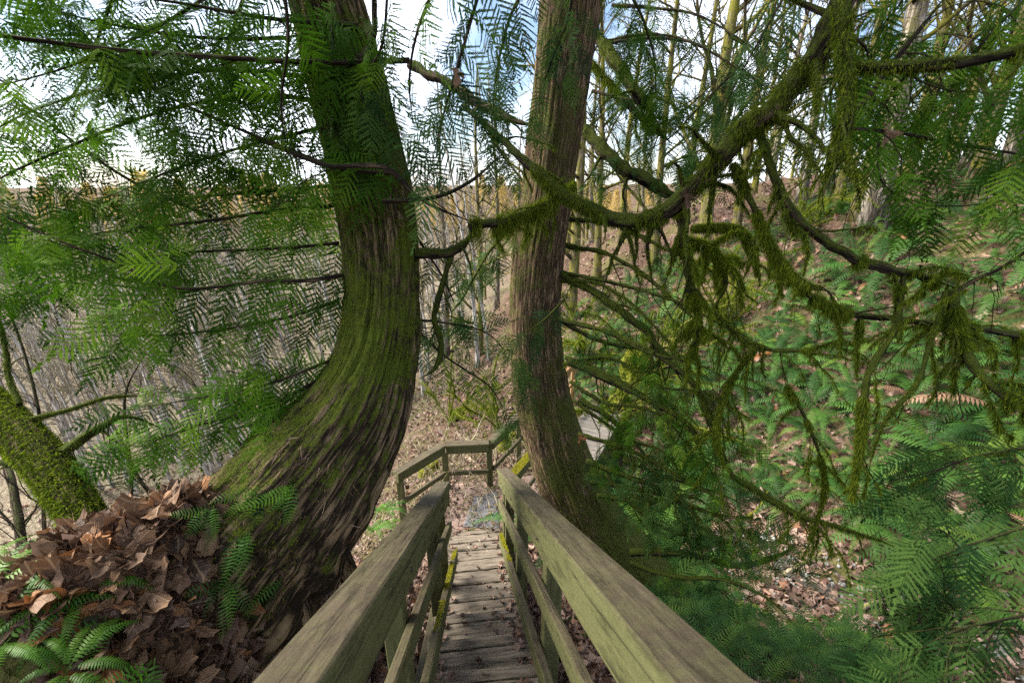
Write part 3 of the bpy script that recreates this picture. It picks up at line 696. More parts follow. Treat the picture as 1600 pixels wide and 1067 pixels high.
# ------------------------------------------------------------------ the two great trunks
def trunk(name, rows, label, cat, mat, amp, ridges, seed, ymode=None, sides=96, rings=170, flare=.35, root=0.):
    W, rd = [], []
    for px, py, hw, dp in rows:
        p = aty(px, py, dp) if ymode else at(px, py, dp); W.append(p); rd.append(hw * ((p - CAM) @ FWD) / F)
    P = catmull(np.array(W), rings); rad = np.interp(np.linspace(0, len(rows) - 1, rings), np.arange(len(rows)), rd)
    c = thing(name, label, cat, W[0]); a = Acc()
    def disp(rr, bc, th, L):
        C = np.stack([np.cos(th)[None] * np.ones_like(rr), np.sin(th)[None] * np.ones_like(rr), bc[..., 2]], -1)
        rid = np.clip(np.abs(fbm(C * [ridges, ridges, 1.1] + seed, seed, 3)) * 4, 0, 1) ** .6; rid2 = np.clip(np.abs(fbm(C * [ridges * 2.6, ridges * 2.6, 3.2] + seed + 5, seed + 3, 2)) * 4, 0, 1)
        big = fbm(C * [1.4, 1.4, 1.1] + seed, seed + 7, 3) + root * np.exp(-bc[..., 2] / .7) * fbm(C * [3.2, 3.2, 5.] + seed, seed + 17, 3)
        lobes = flare * np.exp(-bc[..., 2] / .5) * np.clip(np.cos(5 * th + .7 * seed)[None] + .5 * big, 0, 1)
        return rr * (1 + .22 * big + lobes) + amp * (rid - .6) + amp * .4 * (rid2 - .5)
    V = tube(a, P, rad, sides, disp, 0.)
    t = a.build('trunk', MAT[mat], c, True)
    return c, t, P, rad, V
big, big_t, BP, BR, BV = trunk('leaning_tree', [(215, 1090, 118, 2.0), (290, 1005, 118, 2.1), (355, 918, 124, 2.22), (420, 832, 118, 2.38), (490, 740, 104, 2.5), (552, 650, 80, 2.62), (584, 570, 60, 2.72), (598, 490, 55, 2.78), (597, 400, 55, 2.78),
    (584, 300, 57, 2.72), (562, 200, 55, 2.62), (537, 100, 54, 2.5), (508, 0, 50, 2.38), (480, -90, 50, 2.3), (440, -260, 50, 2.25)],
    'huge moss-covered tree trunk that curves upward left of the stairs', 'tree', 'bark_moss', .030, 8., 3, flare=.15, sides=220, rings=300, root=2.2)
ced, ced_t, CP, CR, CV = trunk('cedar_tree', [(1010, 985, 100, 3.55), (978, 920, 80, 3.52), (940, 850, 62, 3.5), (905, 785, 50, 3.5), (872, 710, 45, 3.5), (846, 610, 41, 3.5), (836, 500, 39, 3.5), (840, 400, 40, 3.5), (855, 300, 40, 3.5),
    (868, 200, 42, 3.5), (881, 100, 43, 3.5), (892, 0, 47, 3.5), (902, -110, 52, 3.5), (912, -300, 60, 3.5)],
    'reddish-brown cedar with fibrous bark right of the stairs', 'tree', 'bark_cedar', .010, 13., 11, ymode=True, flare=.25, sides=150, rings=220)
def trunk_moss(V, parent, n, thr, ln_, mat, zlim=None, seed=5, bias=None):
    g = np.random.default_rng(seed); q = V[g.integers(0, len(V) - 2, n)] + g.normal(0, .008, (n, 3))
    v = fbm(q * 3.2, 61, 4) + (0 if bias is None else bias(q)); q = q[v > thr]; m = len(q)
    a = Acc(); blades(a, q, unit(g.normal(0, .7, (m, 3)) + np.array([0, -.5, -.45])), ln_ * g.uniform(.4, 1.3, m), np.full(m, .005)); a.build('moss', MAT[mat], parent, kind='stuff')
trunk_moss(BV, big_t, 70000, .08, .014, 'moss_dark', bias=lambda q: .45 * np.clip((q[:, 2] - .15), -1, .5) - .1 * (q[:, 0] + 1))
trunk_moss(BV, big_t, 26000, .16, .020, 'moss', seed=9, bias=lambda q: .25 * np.exp(-((q[:, 2] - .7) / .5) ** 2) - .5 * (q[:, 0] + .95))
trunk_moss(CV, ced_t, 30000, .02, .016, 'moss_dark', seed=12, bias=lambda q: -.35 * (q[:, 2] + .8))

for k, pts in enumerate([[(470, 930, 2.2), (480, 985, 2.15), (455, 1040, 2.1)], [(520, 850, 2.5), (545, 900, 2.5), (560, 960, 2.5)]]):
    P = catmull(np.array([at(*p) for p in pts]), 40); a = Acc(); tube(a, P, np.linspace(.10, .04, 40) * (.65), 28, lambda rr, bc, th, L: rr * (1 + .6 * fbm(np.stack([np.cos(th)[None] * 1.6 + 0 * rr, np.sin(th)[None] * 1.6 + 0 * rr, bc[..., 2] * 5], -1) + k, 15 + k, 4))); rt = a.build('root', MAT['bark_moss'], big, True)
g = np.random.default_rng(515); n = 5200; q = BV[:300 * 220][g.integers(0, 95 * 220, n)]; q = q + g.normal(0, .012, q.shape); sel_ = fbm(q * 4, 90, 3) > -.05; q = q[sel_]   # rootlets and needles matted on the root
a = Acc(); blades(a, q, unit(g.normal(0, .6, q.shape) + np.array([-.5, -.35, -.7])), g.uniform(.02, .09, len(q)), np.full(len(q), .0035)); a.build('rootlets', MAT['litter'], big_t, kind='stuff')
# boughs of the leaning tree, left half of the view
LB = [
 ([(640, 95, 2.2), (520, 98, 2.1), (380, 92, 1.95), (200, 80, 1.8), (0, 55, 1.65), (-80, 50, 1.6)], 4.5, 3, .035, 1.0, 26),
 ([(560, 170, 2.6), (420, 150, 2.4), (250, 175, 2.3), (60, 250, 2.2), (-40, 300, 2.2)], 4, 1.2, .04, 1.0, 18),
 ([(620, 272, 2.3), (530, 262, 2.2), (420, 220, 2.1), (300, 170, 2.0), (180, 110, 2.0), (60, 60, 2.0)], 3.6, 1.2, .045, .95, 16),
 ([(330, 340, 2.7), (212, 287, 2.6), (135, 236, 2.5), (60, 180, 2.4), (-30, 110, 2.3)], 3, 1.4, .04, .95, 12),
 ([(545, 428, 2.7), (480, 438, 2.5), (400, 440, 2.4), (280, 450, 2.2), (180, 410, 2.1), (90, 375, 2.0), (-30, 320, 1.9)], 3.8, 1.3, .03, 1.05, 22),
 ([(530, 470, 2.8), (430, 500, 2.6), (300, 520, 2.5), (200, 525, 2.4), (110, 522, 2.4)], 2.6, .8, .045, .9, 9),
 ([(525, 560, 2.6), (420, 600, 2.4), (310, 622, 2.3), (195, 640, 2.25)], 3, .8, .032, 1.0, 12),
 ([(515, 585, 2.6), (420, 632, 2.4), (300, 668, 2.3), (205, 700, 2.2)], 3, .8, .032, 1.0, 12),
 ([(540, 320, 2.8), (430, 330, 2.6), (300, 348, 2.5), (150, 365, 2.5), (30, 400, 2.5)], 3.4, 1, .035, 1.05, 18),
 ([(560, 40, 2.3), (430, 30, 2.1), (280, 5, 1.9), (100, -20, 1.75)], 4, 1.4, .035, 1.0, 18),
 ([(530, 380, 2.85), (400, 390, 2.7), (260, 398, 2.6), (120, 435, 2.6), (20, 465, 2.6)], 3, .8, .038, 1.0, 14),
 ([(700, -60, 1.75), (655, 40, 1.85), (640, 130, 1.95), (650, 220, 2.05)], 3, 1.2, .05, .8, 6),
 ([(760, -50, 1.75), (725, 70, 1.85), (690, 190, 1.95), (668, 290, 2.0)], 3, 1.2, .048, .9, 9),
 ([(440, -50, 1.8), (450, 60, 1.9), (440, 160, 2.0), (450, 260, 2.1)], 3, 1.2, .05, .8, 6),
 ([(400, -60, 2.2), (360, 60, 2.3), (330, 180, 2.4), (330, 260, 2.5)], 3, 1, .042, .95, 12),
 ([(200, -60, 2.3), (160, 40, 2.3), (120, 140, 2.4), (40, 220, 2.4)], 3, 1, .045, .95, 12),
 ([(560, 640, 2.55), (470, 660, 2.45), (370, 668, 2.35), (280, 690, 2.3)], 2.4, .8, .045, .8, 6),
 ([(480, 120, 2.5), (350, 110, 2.3), (200, 130, 2.2), (60, 170, 2.1), (-60, 230, 2.0)], 3, 1, .04, 1.0, 14),
 ([(450, 60, 2.2), (330, 60, 2.0), (180, 40, 1.9), (20, 0, 1.8)], 3, 1, .04, 1.0, 14),
 ([(500, 200, 2.6), (380, 230, 2.5), (260, 270, 2.4), (140, 320, 2.4)], 3, 1, .04, 1.0, 12),
 ([(380, -40, 2.0), (250, 40, 1.95), (120, 100, 1.9), (-20, 140, 1.8)], 3, 1, .04, 1.0, 14),
 ([(520, 290, 2.7), (400, 300, 2.6), (260, 310, 2.55), (110, 300, 2.5)], 3, 1, .04, 1.0, 12),
 ([(640, 355, 2.75), (690, 430, 2.9), (720, 500, 3.0)], 2.4, .8, .07, .8, 4),
 ([(655, 520, 2.8), (700, 560, 2.95), (760, 600, 3.1), (790, 640, 3.2)], 2.2, .8, .04, .85, 5),
 ([(652, 500, 2.8), (700, 505, 3.0), (760, 520, 3.1), (800, 560, 3.2)], 2.2, .8, .045, .85, 5),
]
for k, (p, a0, a1, fs, sc_, tw) in enumerate(LB):
    limb(p, a0, a1, big, mat='twig', fstep=fs * 1.5, fscale=sc_ * 1.22, fmat='cedar' if k not in (12, 22, 23, 24) else 'cedar_blue', twigs=int(tw * .22), tl=.40, tmoss=0, tfr=.07, seed=k, sides=6, kobj=14, lump=.1, tdroop=.35)
# bare brown boughs in front of the trunk
limb([(400, 216, 2.15), (464, 243, 2.1), (518, 260, 2.08), (602, 263, 2.1), (660, 314, 2.2), (747, 351, 2.5)], 3, 5, big, mat='twig', twigs=5, tl=.3, tmoss=0, seed=41, sides=7, lump=.12)
limb([(597, 316, 2.3), (680, 308, 2.4), (740, 280, 2.5), (795, 230, 2.6)], 4, 2, big, mat='twig', twigs=5, tl=.35, tmoss=0, seed=42, sides=7, lump=.12)
limb([(648, 395, 2.75), (690, 398, 2.8), (720, 385, 2.85), (748, 355, 2.85)], 9, 6.5, big, moss=1500, fr=.02, mossmat='moss', twigs=2, tl=.4, seed=43)
limb([(706, 395, 2.83), (690, 450, 2.85), (679, 495, 2.9), (690, 540, 2.9), (680, 575, 2.85), (655, 592, 2.8)], 4.5, 4.5, big, moss=400, fr=.02, seed=44, twigs=3, tl=.3)
limb([(735, 352, 2.7), (790, 345, 2.8), (850, 322, 2.9), (900, 285, 3.0)], 7, 6, big, moss=3600, fr=.20, mossmat='moss', twigs=6, tl=.25, tmoss=.5, seed=45, clump=4)
limb([(540, 110, 2.3), (580, 70, 2.1), (585, 20, 2.0), (583, -40, 1.9)], 4.5, 4, big, mat='twig', seed=46, twigs=3, tl=.3, tmoss=0)

# boughs of the cedar
CB = [
 dict(pts=[(876, 430, 3.4), (940, 465, 3.3), (1000, 510, 3.2), (1040, 560, 3.1), (1085, 600, 3.0), (1112, 650, 3.0), (1136, 690, 2.95)], r0=7, r1=3.5, moss=900, fr=.04, twigs=12, tl=.4),
 dict(pts=[(888, 565, 3.3), (950, 592, 3.2), (1000, 618, 3.1), (1043, 640, 3.0), (1082, 670, 2.95), (1100, 718, 2.9), (1135, 768, 2.9)], r0=6.5, r1=3, moss=700, fr=.04, twigs=10, tl=.4, tfr=.10),
 dict(pts=[(905, 625, 3.3), (950, 650, 3.2), (990, 690, 3.15), (1030, 740, 3.1)], r0=5, r1=2.5, moss=500, fr=.03, twigs=4, tl=.3),
 dict(pts=[(1085, 600, 3.0), (1110, 660, 2.9), (1140, 735, 2.85), (1183, 766, 2.8), (1231, 797, 2.7), (1310, 824, 2.6), (1400, 850, 2.5)], r0=3.5, r1=6, moss=1600, fr=.05, twigs=9, tl=.35),
 dict(pts=[(985, 862, 3.25), (1060, 865, 3.1), (1150, 882, 3.0), (1210, 870, 2.95), (1242, 852, 2.9)], r0=6, r1=3, moss=900, fr=.03, twigs=10, tl=.35, tfr=.06, fmat='cedar'),
 dict(pts=[(975, 720, 3.2), (1000, 730, 3.15), (1040, 745, 3.1), (1120, 770, 3.0), (1190, 800, 2.9)], r0=3, r1=1.5, moss=0, fr=.03, fstep=.05, twigs=10, tl=.35, tfr=.06, fmat='cedar_blue'),
 dict(pts=[(945, 740, 3.3), (990, 790, 3.2), (1050, 830, 3.1), (1130, 850, 3.0)], r0=3, r1=1.5, moss=0, fr=.03, fstep=.06, twigs=9, tl=.3, tfr=.07, fmat='cedar_blue'),
 dict(pts=[(985, 880, 3.1), (1050, 900, 2.9), (1130, 905, 2.8), (1200, 935, 2.7), (1250, 985, 2.6)], r0=4, r1=2, moss=0, fstep=.11, twigs=4, tl=.35, tfr=.1, fmat='cedar_blue'),
 dict(pts=[(876, 500, 3.4), (930, 530, 3.35), (1000, 545, 3.2), (1080, 540, 3.1)], r0=4, r1=2, moss=600, fr=.05, twigs=10, tl=.35, tfr=.10, fmat='cedar'),
 dict(pts=[(915, 200, 3.5), (950, 240, 3.4), (1000, 280, 3.3), (1040, 300, 3.2), (1075, 310, 3.1)], r0=10, r1=9, moss=700, fr=.02, mossmat='moss', twigs=6, tl=.5, tfr=.08, fmat='cedar_blue'),
 dict(pts=[(640, 100, 4.0), (730, 150, 3.9), (780, 178, 3.8), (835, 198, 3.65)], r0=7, r1=9, moss=300, fr=.02, twigs=5, tl=.4, mat='twig'),
 dict(pts=[(925, 40, 3.5), (955, 90, 3.4), (985, 130, 3.3), (1012, 165, 3.3), (1020, 185, 3.3)], r0=8, r1=9, moss=2200, fr=.05, twigs=4, tl=.4, tfr=.08, fmat='cedar_blue'),
 dict(pts=[(922, 95, 3.5), (970, 150, 3.45), (1010, 190, 3.4), (1050, 225, 3.4)], r0=4, r1=6, moss=2600, fr=.16, mossmat='moss', twigs=6, tl=.4),
 dict(pts=[(900, -60, 2.2), (890, 20, 2.3), (860, 100, 2.4), (845, 150, 2.5)], r0=3, r1=1, moss=0, fstep=.06, fdown=.9, twigs=6, tl=.3, tfr=.07, fmat='cedar_blue'),
 dict(pts=[(850, -60, 2.2), (800, 20, 2.3), (775, 120, 2.4), (770, 200, 2.5)], r0=3, r1=1, moss=0, fstep=.05, fdown=.9, twigs=8, tl=.35, tfr=.07, fmat='cedar_blue'),
 dict(pts=[(940, -60, 2.8), (990, 0, 2.8), (1020, 80, 2.9), (1025, 140, 2.9)], r0=3, r1=1, moss=0, fstep=.05, fdown=.9, twigs=9, tl=.4, tfr=.07, fmat='cedar'),
 dict(pts=[(800, 350, 3.4), (760, 400, 3.3), (720, 470, 3.2), (690, 500, 3.1)], r0=3, r1=1, moss=200, fr=.1, mossmat='moss', fstep=.06, twigs=8, tl=.3, tfr=.07, fmat='cedar_blue'),
 dict(pts=[(880, 470, 3.4), (850, 500, 3.1), (820, 520, 3.0)], r0=2, r1=1, moss=0, fstep=.1, twigs=3, tl=.2, tfr=.1, fmat='cedar_blue'),
]
for k, d in enumerate(CB):
    if d.get('tfr'): d['tfr'] *= 1.5; d['twigs'] = int(d['twigs'] * .6); d['fscale'] = .95
    if d.get('fstep'): d['fstep'] *= 1.5
    limb(parent=ced, seed=60 + k, **d)

g = np.random.default_rng(4242)
for k in range(14):                       # thin half-bare boughs arching down to the right
    y0 = 340 + 34 * k + g.uniform(-14, 14); xt = np.interp(y0, [300, 500, 700, 800, 880], [890, 872, 908, 945, 985]); dx = g.uniform(130, 380); sag = g.uniform(.1, .75)
    pts = [(xt + dx * f, y0 + dx * (sag * f * f + .12 * f) + g.normal(0, 8), 3.4 - 1.0 * f * dx / 380) for f in (0, .25, .5, .75, 1)]
    limb(pts, g.uniform(2.5, 5), 1.5, ced, moss=g.choice([150, 700, 1300]), fr=.055, mossmat=g.choice(['moss', 'moss_dark']), twigs=g.integers(6, 11), tl=.42, tmoss=.5, tfr=g.choice([0, 0, .14]), fscale=.7, fmat=g.choice(['cedar', 'cedar_blue']), seed=700 + k, sides=6, kobj=6)
for k in range(4):                       # leafy boughs hanging right of the trunk, high up
    x0 = g.uniform(925, 960); y0 = g.uniform(-40, 240); dx = g.uniform(100, 300)
    pts = [(x0 + dx * f, y0 + dx * (-.25 * f + .5 * f * f) + g.normal(0, 6), 3.5 - .5 * f) for f in (0, .3, .6, 1)]
    limb(pts, 3, 1.2, ced, mat='twig', moss=150, fr=.05, fstep=.07, fscale=.75, fmat='cedar_blue', fdown=.9, twigs=6, tl=.45, tmoss=.15, tfr=.13, seed=740 + k, sides=5, kobj=6)
for k in range(2):                       # fronds curtaining the top of the curved trunk
    x0 = g.uniform(420, 800); y0 = g.uniform(-60, 60); dp = g.uniform(1.7, 2.3)
    pts = [(x0 + g.normal(0, 25) * f, y0 + 230 * f, dp + .2 * f) for f in (0, .35, .7, 1)]
    limb(pts, 2.5, 1, big, mat='twig', fstep=.06, fscale=1.1, fmat=g.choice(['cedar', 'cedar', 'cedar_blue']), fdown=1.0, twigs=2, tl=.32, tmoss=0, tfr=.08, seed=760 + k, sides=5, kobj=8)
def shade_canopy(parent, n, lo, hi, mat):       # unseen foliage added above the frame to shade the foreground
    q = g.uniform(lo, hi, (n, 3)); ch = g.integers(0, 6, n); a = Acc()
    for v in range(6):
        ii = np.where(ch == v)[0]; scatter(a, *VLOW[v], frames(g.normal(0, 1, (len(ii), 3)) * [1, 1, .3], unit(Z + g.normal(0, .35, (len(ii), 3))), q[ii], g.uniform(2.2, 3.6, len(ii))), g.random(len(ii)))
    a.build('crown', MAT[mat], parent, kind='stuff')  # added overhead mass, out of view, that blocks sky light
shade_canopy(big, 380, (-3.2, -1.5, 3.6), (.3, 3.4, 6.5), 'cedar'); shade_canopy(ced, 440, (-.5, .0, 4.6), (4.2, 5.6, 8), 'cedar_blue')

# ------------------------------------------------------------------ mossy limbs hanging in from the right
RB = [
 dict(label='long thick mossy branch sagging across the view in a wide curve', pts=[(725, 165, 2.9), (770, 205, 2.8), (830, 262, 2.7), (880, 305, 2.6), (940, 336, 2.5), (1000, 344, 2.4), (1050, 325, 2.3), (1100, 275, 2.2), (1150, 215, 2.05), (1210, 165, 1.9), (1270, 95, 1.75), (1330, -30, 1.6)], r0=5, r1=24, moss=3200, fr=.045, mossmat='moss_dark', twigs=16, tl=.42, tmoss=.5, sides=14),
 dict(label='dark blurred upright branch close to the lens at upper right', pts=[(1305, -40, 1.25), (1318, 60, 1.25), (1325, 160, 1.25), (1312, 240, 1.28), (1285, 285, 1.3)], r0=18, r1=12, moss=2600, fr=.03, twigs=14, tl=.18, tmoss=.5, sides=12),
 dict(label='dark thick branch running out of the right edge near the top', pts=[(1318, 105, 1.26), (1400, 105, 1.2), (1500, 97, 1.15), (1600, 78, 1.1), (1720, 55, 1.05)], r0=11, r1=17, moss=2400, fr=.02, twigs=6, tl=.2, tmoss=.3, tfr=.06, fmat='cedar', sides=12),
 dict(label='smooth dark branch slanting up to the top edge at right', pts=[(1320, 195, 1.3), (1365, 140, 1.27), (1410, 80, 1.25), (1490, -20, 1.2)], r0=7, r1=6.5, moss=200, fr=.015, twigs=3, tl=.2, tmoss=.2, mat='twig'),
 dict(label='thin dark twig crossing below the thick branch at right', pts=[(1325, 200, 1.3), (1400, 207, 1.3), (1500, 226, 1.3), (1620, 245, 1.3)], r0=4, r1=3, moss=150, fr=.02, twigs=8, tl=.22, tmoss=.1, tfr=.06, fmat='cedar', mat='twig'),
 dict(label='thin looping twig hanging under the blurred upright branch', pts=[(1372, 215, 1.35), (1376, 280, 1.35), (1420, 312, 1.4), (1500, 322, 1.4), (1610, 305, 1.4)], r0=2.4, r1=1.4, moss=100, fr=.02, twigs=4, tl=.2, tmoss=.1, mat='twig'),
 dict(label='shaggy mossy branch curving down to the right knot, upper one', pts=[(1180, 175, 2.0), (1195, 235, 2.0), (1232, 322, 2.0), (1290, 380, 2.0), (1370, 415, 2.0), (1440, 432, 2.0), (1500, 452, 2.0)], r0=10, r1=13, moss=4200, fr=.075, twigs=9, tl=.3, tmoss=.4, sides=10),
 dict(label='shaggy mossy branch sweeping to the right edge, lower one', pts=[(1145, 255, 2.15), (1180, 330, 2.15), (1212, 400, 2.15), (1260, 460, 2.1), (1330, 490, 2.1), (1430, 502, 2.1), (1520, 512, 2.1), (1620, 530, 2.1)], r0=8, r1=8, moss=3400, fr=.075, twigs=14, tl=.35, tmoss=.45, sides=10),
 dict(label='mossy branch dropping from the knot towards the right edge', pts=[(1488, 450, 1.95), (1495, 510, 1.95), (1520, 570, 1.9), (1565, 615, 1.85), (1640, 660, 1.8)], r0=13, r1=9, moss=4200, fr=.11, mossmat='moss_dark', twigs=9, tl=.28, tmoss=.4, sides=10),
 dict(label='knobbly twig dropping left from the knot', pts=[(1480, 455, 1.95), (1455, 530, 1.95), (1432, 600, 1.95), (1385, 655, 1.95), (1360, 720, 1.95)], r0=6, r1=4, moss=900, fr=.03, twigs=6, tl=.22, tmoss=.3),
 dict(label='dark mossy twig hanging between the two shaggy branches', pts=[(1412, 430, 2.0), (1400, 510, 2.0), (1355, 590, 2.0), (1345, 690, 2.0), (1332, 780, 2.0)], r0=6, r1=10, moss=3000, fr=.07, twigs=7, tl=.25, tmoss=.4),
 dict(label='thin twig rising from the knot to the right edge', pts=[(1480, 465, 1.95), (1520, 440, 1.9), (1570, 415, 1.85), (1630, 375, 1.8)], r0=5, r1=3, moss=500, fr=.03, twigs=5, tl=.25, tmoss=.2, mat='twig'),
 dict(label='mossy loop of branch with a hanging end right of centre', pts=[(1080, 357, 2.9), (1120, 355, 2.9), (1155, 362, 2.9), (1176, 390, 2.9), (1186, 440, 2.9)], r0=6, r1=10, moss=5000, fr=.06, mossmat='moss', twigs=4, tl=.25, tmoss=.5),
 dict(label='thick hanging column of moss below the sagging branch', pts=[(1062, 320, 2.4), (1070, 380, 2.45), (1078, 440, 2.5), (1092, 500, 2.6), (1085, 560, 2.7)], r0=14, r1=8, moss=6000, fr=.08, mossmat='moss_dark', twigs=12, tl=.35, tmoss=.6),
 dict(label='yellow-green mossy arch beside the hanging moss column', pts=[(1060, 372, 2.7), (1105, 385, 2.7), (1128, 415, 2.7), (1132, 450, 2.75), (1115, 480, 2.8)], r0=5, r1=8, moss=6000, fr=.11, mossmat='moss', twigs=7, tl=.3, tmoss=.6),
 dict(label='thin mossy branch looping right of centre at mid height', pts=[(1110, 480, 2.8), (1150, 520, 2.7), (1200, 545, 2.6), (1260, 546, 2.5), (1320, 528, 2.4)], r0=5, r1=4, moss=1200, fr=.06, twigs=14, tl=.4, tmoss=.5),
 dict(label='mossy twig falling through the fern slope at right', pts=[(1180, 545, 2.6), (1140, 600, 2.7), (1120, 670, 2.7), (1132, 730, 2.7)], r0=5, r1=6, moss=2000, fr=.06, twigs=10, tl=.4, tmoss=.5),
 dict(label='slender mossy bough before the far trunks, upper centre', pts=[(1160, 100, 2.6), (1090, 170, 2.7), (1040, 220, 2.8), (970, 250, 2.9)], r0=3, r1=1.2, moss=300, fr=.03, fstep=.08, fmat='cedar_blue', twigs=7, tl=.4, tmoss=.1, tfr=.1, mat='twig', fdown=.8),
 dict(label='leafy cedar bough hanging at the top edge right of centre', pts=[(1250, -50, 2.2), (1200, 40, 2.2), (1150, 130, 2.3), (1100, 240, 2.5)], r0=3, r1=1.2, moss=0, fstep=.07, fmat='cedar_blue', twigs=7, tl=.4, tmoss=0, tfr=.1, mat='twig', fdown=.8),
 dict(label='fine leafy twigs hanging in the top right corner', pts=[(1640, -40, 1.7), (1560, 40, 1.7), (1500, 110, 1.8), (1460, 190, 1.9)], r0=3, r1=1.2, moss=0, fstep=.05, fmat='cedar', twigs=14, tl=.35, tmoss=0, tfr=.06, mat='twig', fdown=.8),
 dict(label='leafy spray hanging over the pale far trunk at top right', pts=[(1430, -50, 1.6), (1410, 0, 1.6), (1375, 45, 1.65), (1340, 80, 1.7)], r0=3, r1=1.2, moss=0, fstep=.045, fmat='cedar', twigs=8, tl=.25, tmoss=0, tfr=.06, mat='twig', fdown=.8),
 dict(label='dark blurred cedar bough in the lower right corner', pts=[(1680, 800, 1.15), (1580, 830, 1.2), (1490, 860, 1.25), (1400, 900, 1.3)], r0=4, r1=1.5, moss=0, fstep=.045, fmat='cedar_blue', twigs=10, tl=.25, tmoss=0, tfr=.06, mat='twig', fdown=.8),
 dict(label='lowest dark blurred cedar bough in the bottom right corner', pts=[(1680, 950, 1.1), (1580, 965, 1.15), (1480, 990, 1.2), (1400, 1040, 1.25)], r0=4, r1=1.5, moss=0, fstep=.045, fmat='cedar_blue', twigs=10, tl=.25, tmoss=0, tfr=.06, mat='twig', fdown=.8),
 dict(label='drooping cedar bough over the ferns at middle right', pts=[(1700, 690, 1.7), (1600, 700, 1.8), (1500, 720, 1.9), (1420, 760, 2.0)], r0=4, r1=1.5, moss=500, fr=.05, fstep=.07, fmat='cedar_blue', twigs=9, tl=.3, tmoss=.3, tfr=.08, mat='twig', fdown=.8),
 dict(label='mossy drooping twigs above the stream, right of centre', pts=[(1230, 600, 2.4), (1270, 680, 2.4), (1290, 760, 2.45), (1270, 830, 2.5)], r0=4, r1=3, moss=2000, fr=.07, twigs=10, tl=.35, tmoss=.5),
]
for k, d in enumerate(RB):
    if d.get('tfr'): d['tfr'] *= 1.5; d['twigs'] = int(d['twigs'] * .7); d['fscale'] = 1.0 if d['pts'][0][2] > 1.4 else .8
    if d.get('fstep'): d['fstep'] *= 1.2
    d['moss'] = int(d['moss'] * 1.3); d['fr'] = d.get('fr', .03) * 1.25; sl = .62 if d['r1'] < 20 else .84; d['r0'] *= sl; d['r1'] *= sl
    if not d.get('tfr') and not d.get('fstep'): d['twigs'] = int(d['twigs'] * 1.8)
    if k % 3 == 1 and d['pts'][0][2] > 1.5: d['mossmat'] = 'moss'
    d.setdefault('mossmat', 'moss_dark'); limb(seed=120 + k, group='branches hanging in from the right', **d)

# moss-covered trunk leaning in at the left edge
lt, lt_t, LP_, LR_, LV = trunk('slanting_tree', [(176, 895, 22, 2.12), (150, 838, 23, 2.12), (112, 776, 25, 2.18), (60, 708, 25, 2.26), (0, 650, 24, 2.35), (-70, 590, 24, 2.45), (-200, 485, 24, 2.6)],
    'short dark moss-covered trunk slanting in from the left edge', 'tree', 'bark_moss', .008, 5., 23, sides=48, rings=60, flare=0.)
trunk_moss(LV, lt_t, 70000, -2, .020, 'moss_dark', seed=31); trunk_moss(LV, lt_t, 18000, .05, .024, 'moss', seed=32)
for k, (p, a0, a1) in enumerate([([(98, 708, 2.25), (120, 690, 2.3), (160, 665, 2.4), (200, 650, 2.5), (260, 672, 2.6)], 9, 2), ([(48, 655, 2.3), (110, 640, 2.4), (170, 620, 2.5), (230, 618, 2.6)], 4, 2), ([(30, 632, 2.35), (15, 590, 2.4), (8, 540, 2.45), (-15, 470, 2.5), (-60, 380, 2.5)], 4, 2.5), ([(28, 722, 2.3), (0, 722, 2.3), (-30, 725, 2.3)], 5, 5)]):
    limb(p, a0, a1, lt, moss=2500, fr=.015, mossmat='moss', twigs=4, tl=.3, tmoss=.2, seed=200 + k)
# young bare saplings at left
for k, (p, lab) in enumerate([([(345, 905, 2.5), (225, 760, 2.6), (190, 690, 2.7), (140, 600, 2.9), (85, 510, 3.1)], 'thin curved bare sapling rising from the leaf mound'),
        ([(75, 960, 2.6), (68, 800, 2.7), (60, 640, 2.8), (20, 500, 2.9), (0, 470, 2.9)], 'thin green sapling stem near the left edge'),
        ([(205, 830, 2.8), (205, 740, 2.9), (195, 620, 3.0), (235, 540, 3.1)], 'thin straight bare sapling behind the leaf mound'),
        ([(100, 980, 2.3), (60, 880, 2.4), (10, 810, 2.5), (-30, 770, 2.5)], 'dark bent twig crossing the mossy bank at lower left'),
        ([(20, 1000, 3.6), (35, 870, 3.8), (20, 760, 4.0), (5, 700, 4.2), (-10, 560, 4.6)], 'mossy grey sapling behind the slanting trunk'),
        ([(380, 700, 3.0), (300, 600, 3.2), (230, 545, 3.3), (130, 470, 3.4)], 'dark bare twig slanting across the valley')]):
    limb(p, 3.2 if k != 4 else 9, 1.2, None, 'bare_sapling', lab, 'sapling', 'bare saplings at left', mat='twig', twigs=9, tl=.7, tmoss=0, seed=230 + k, sides=6, lump=.08, tdroop=-.2)

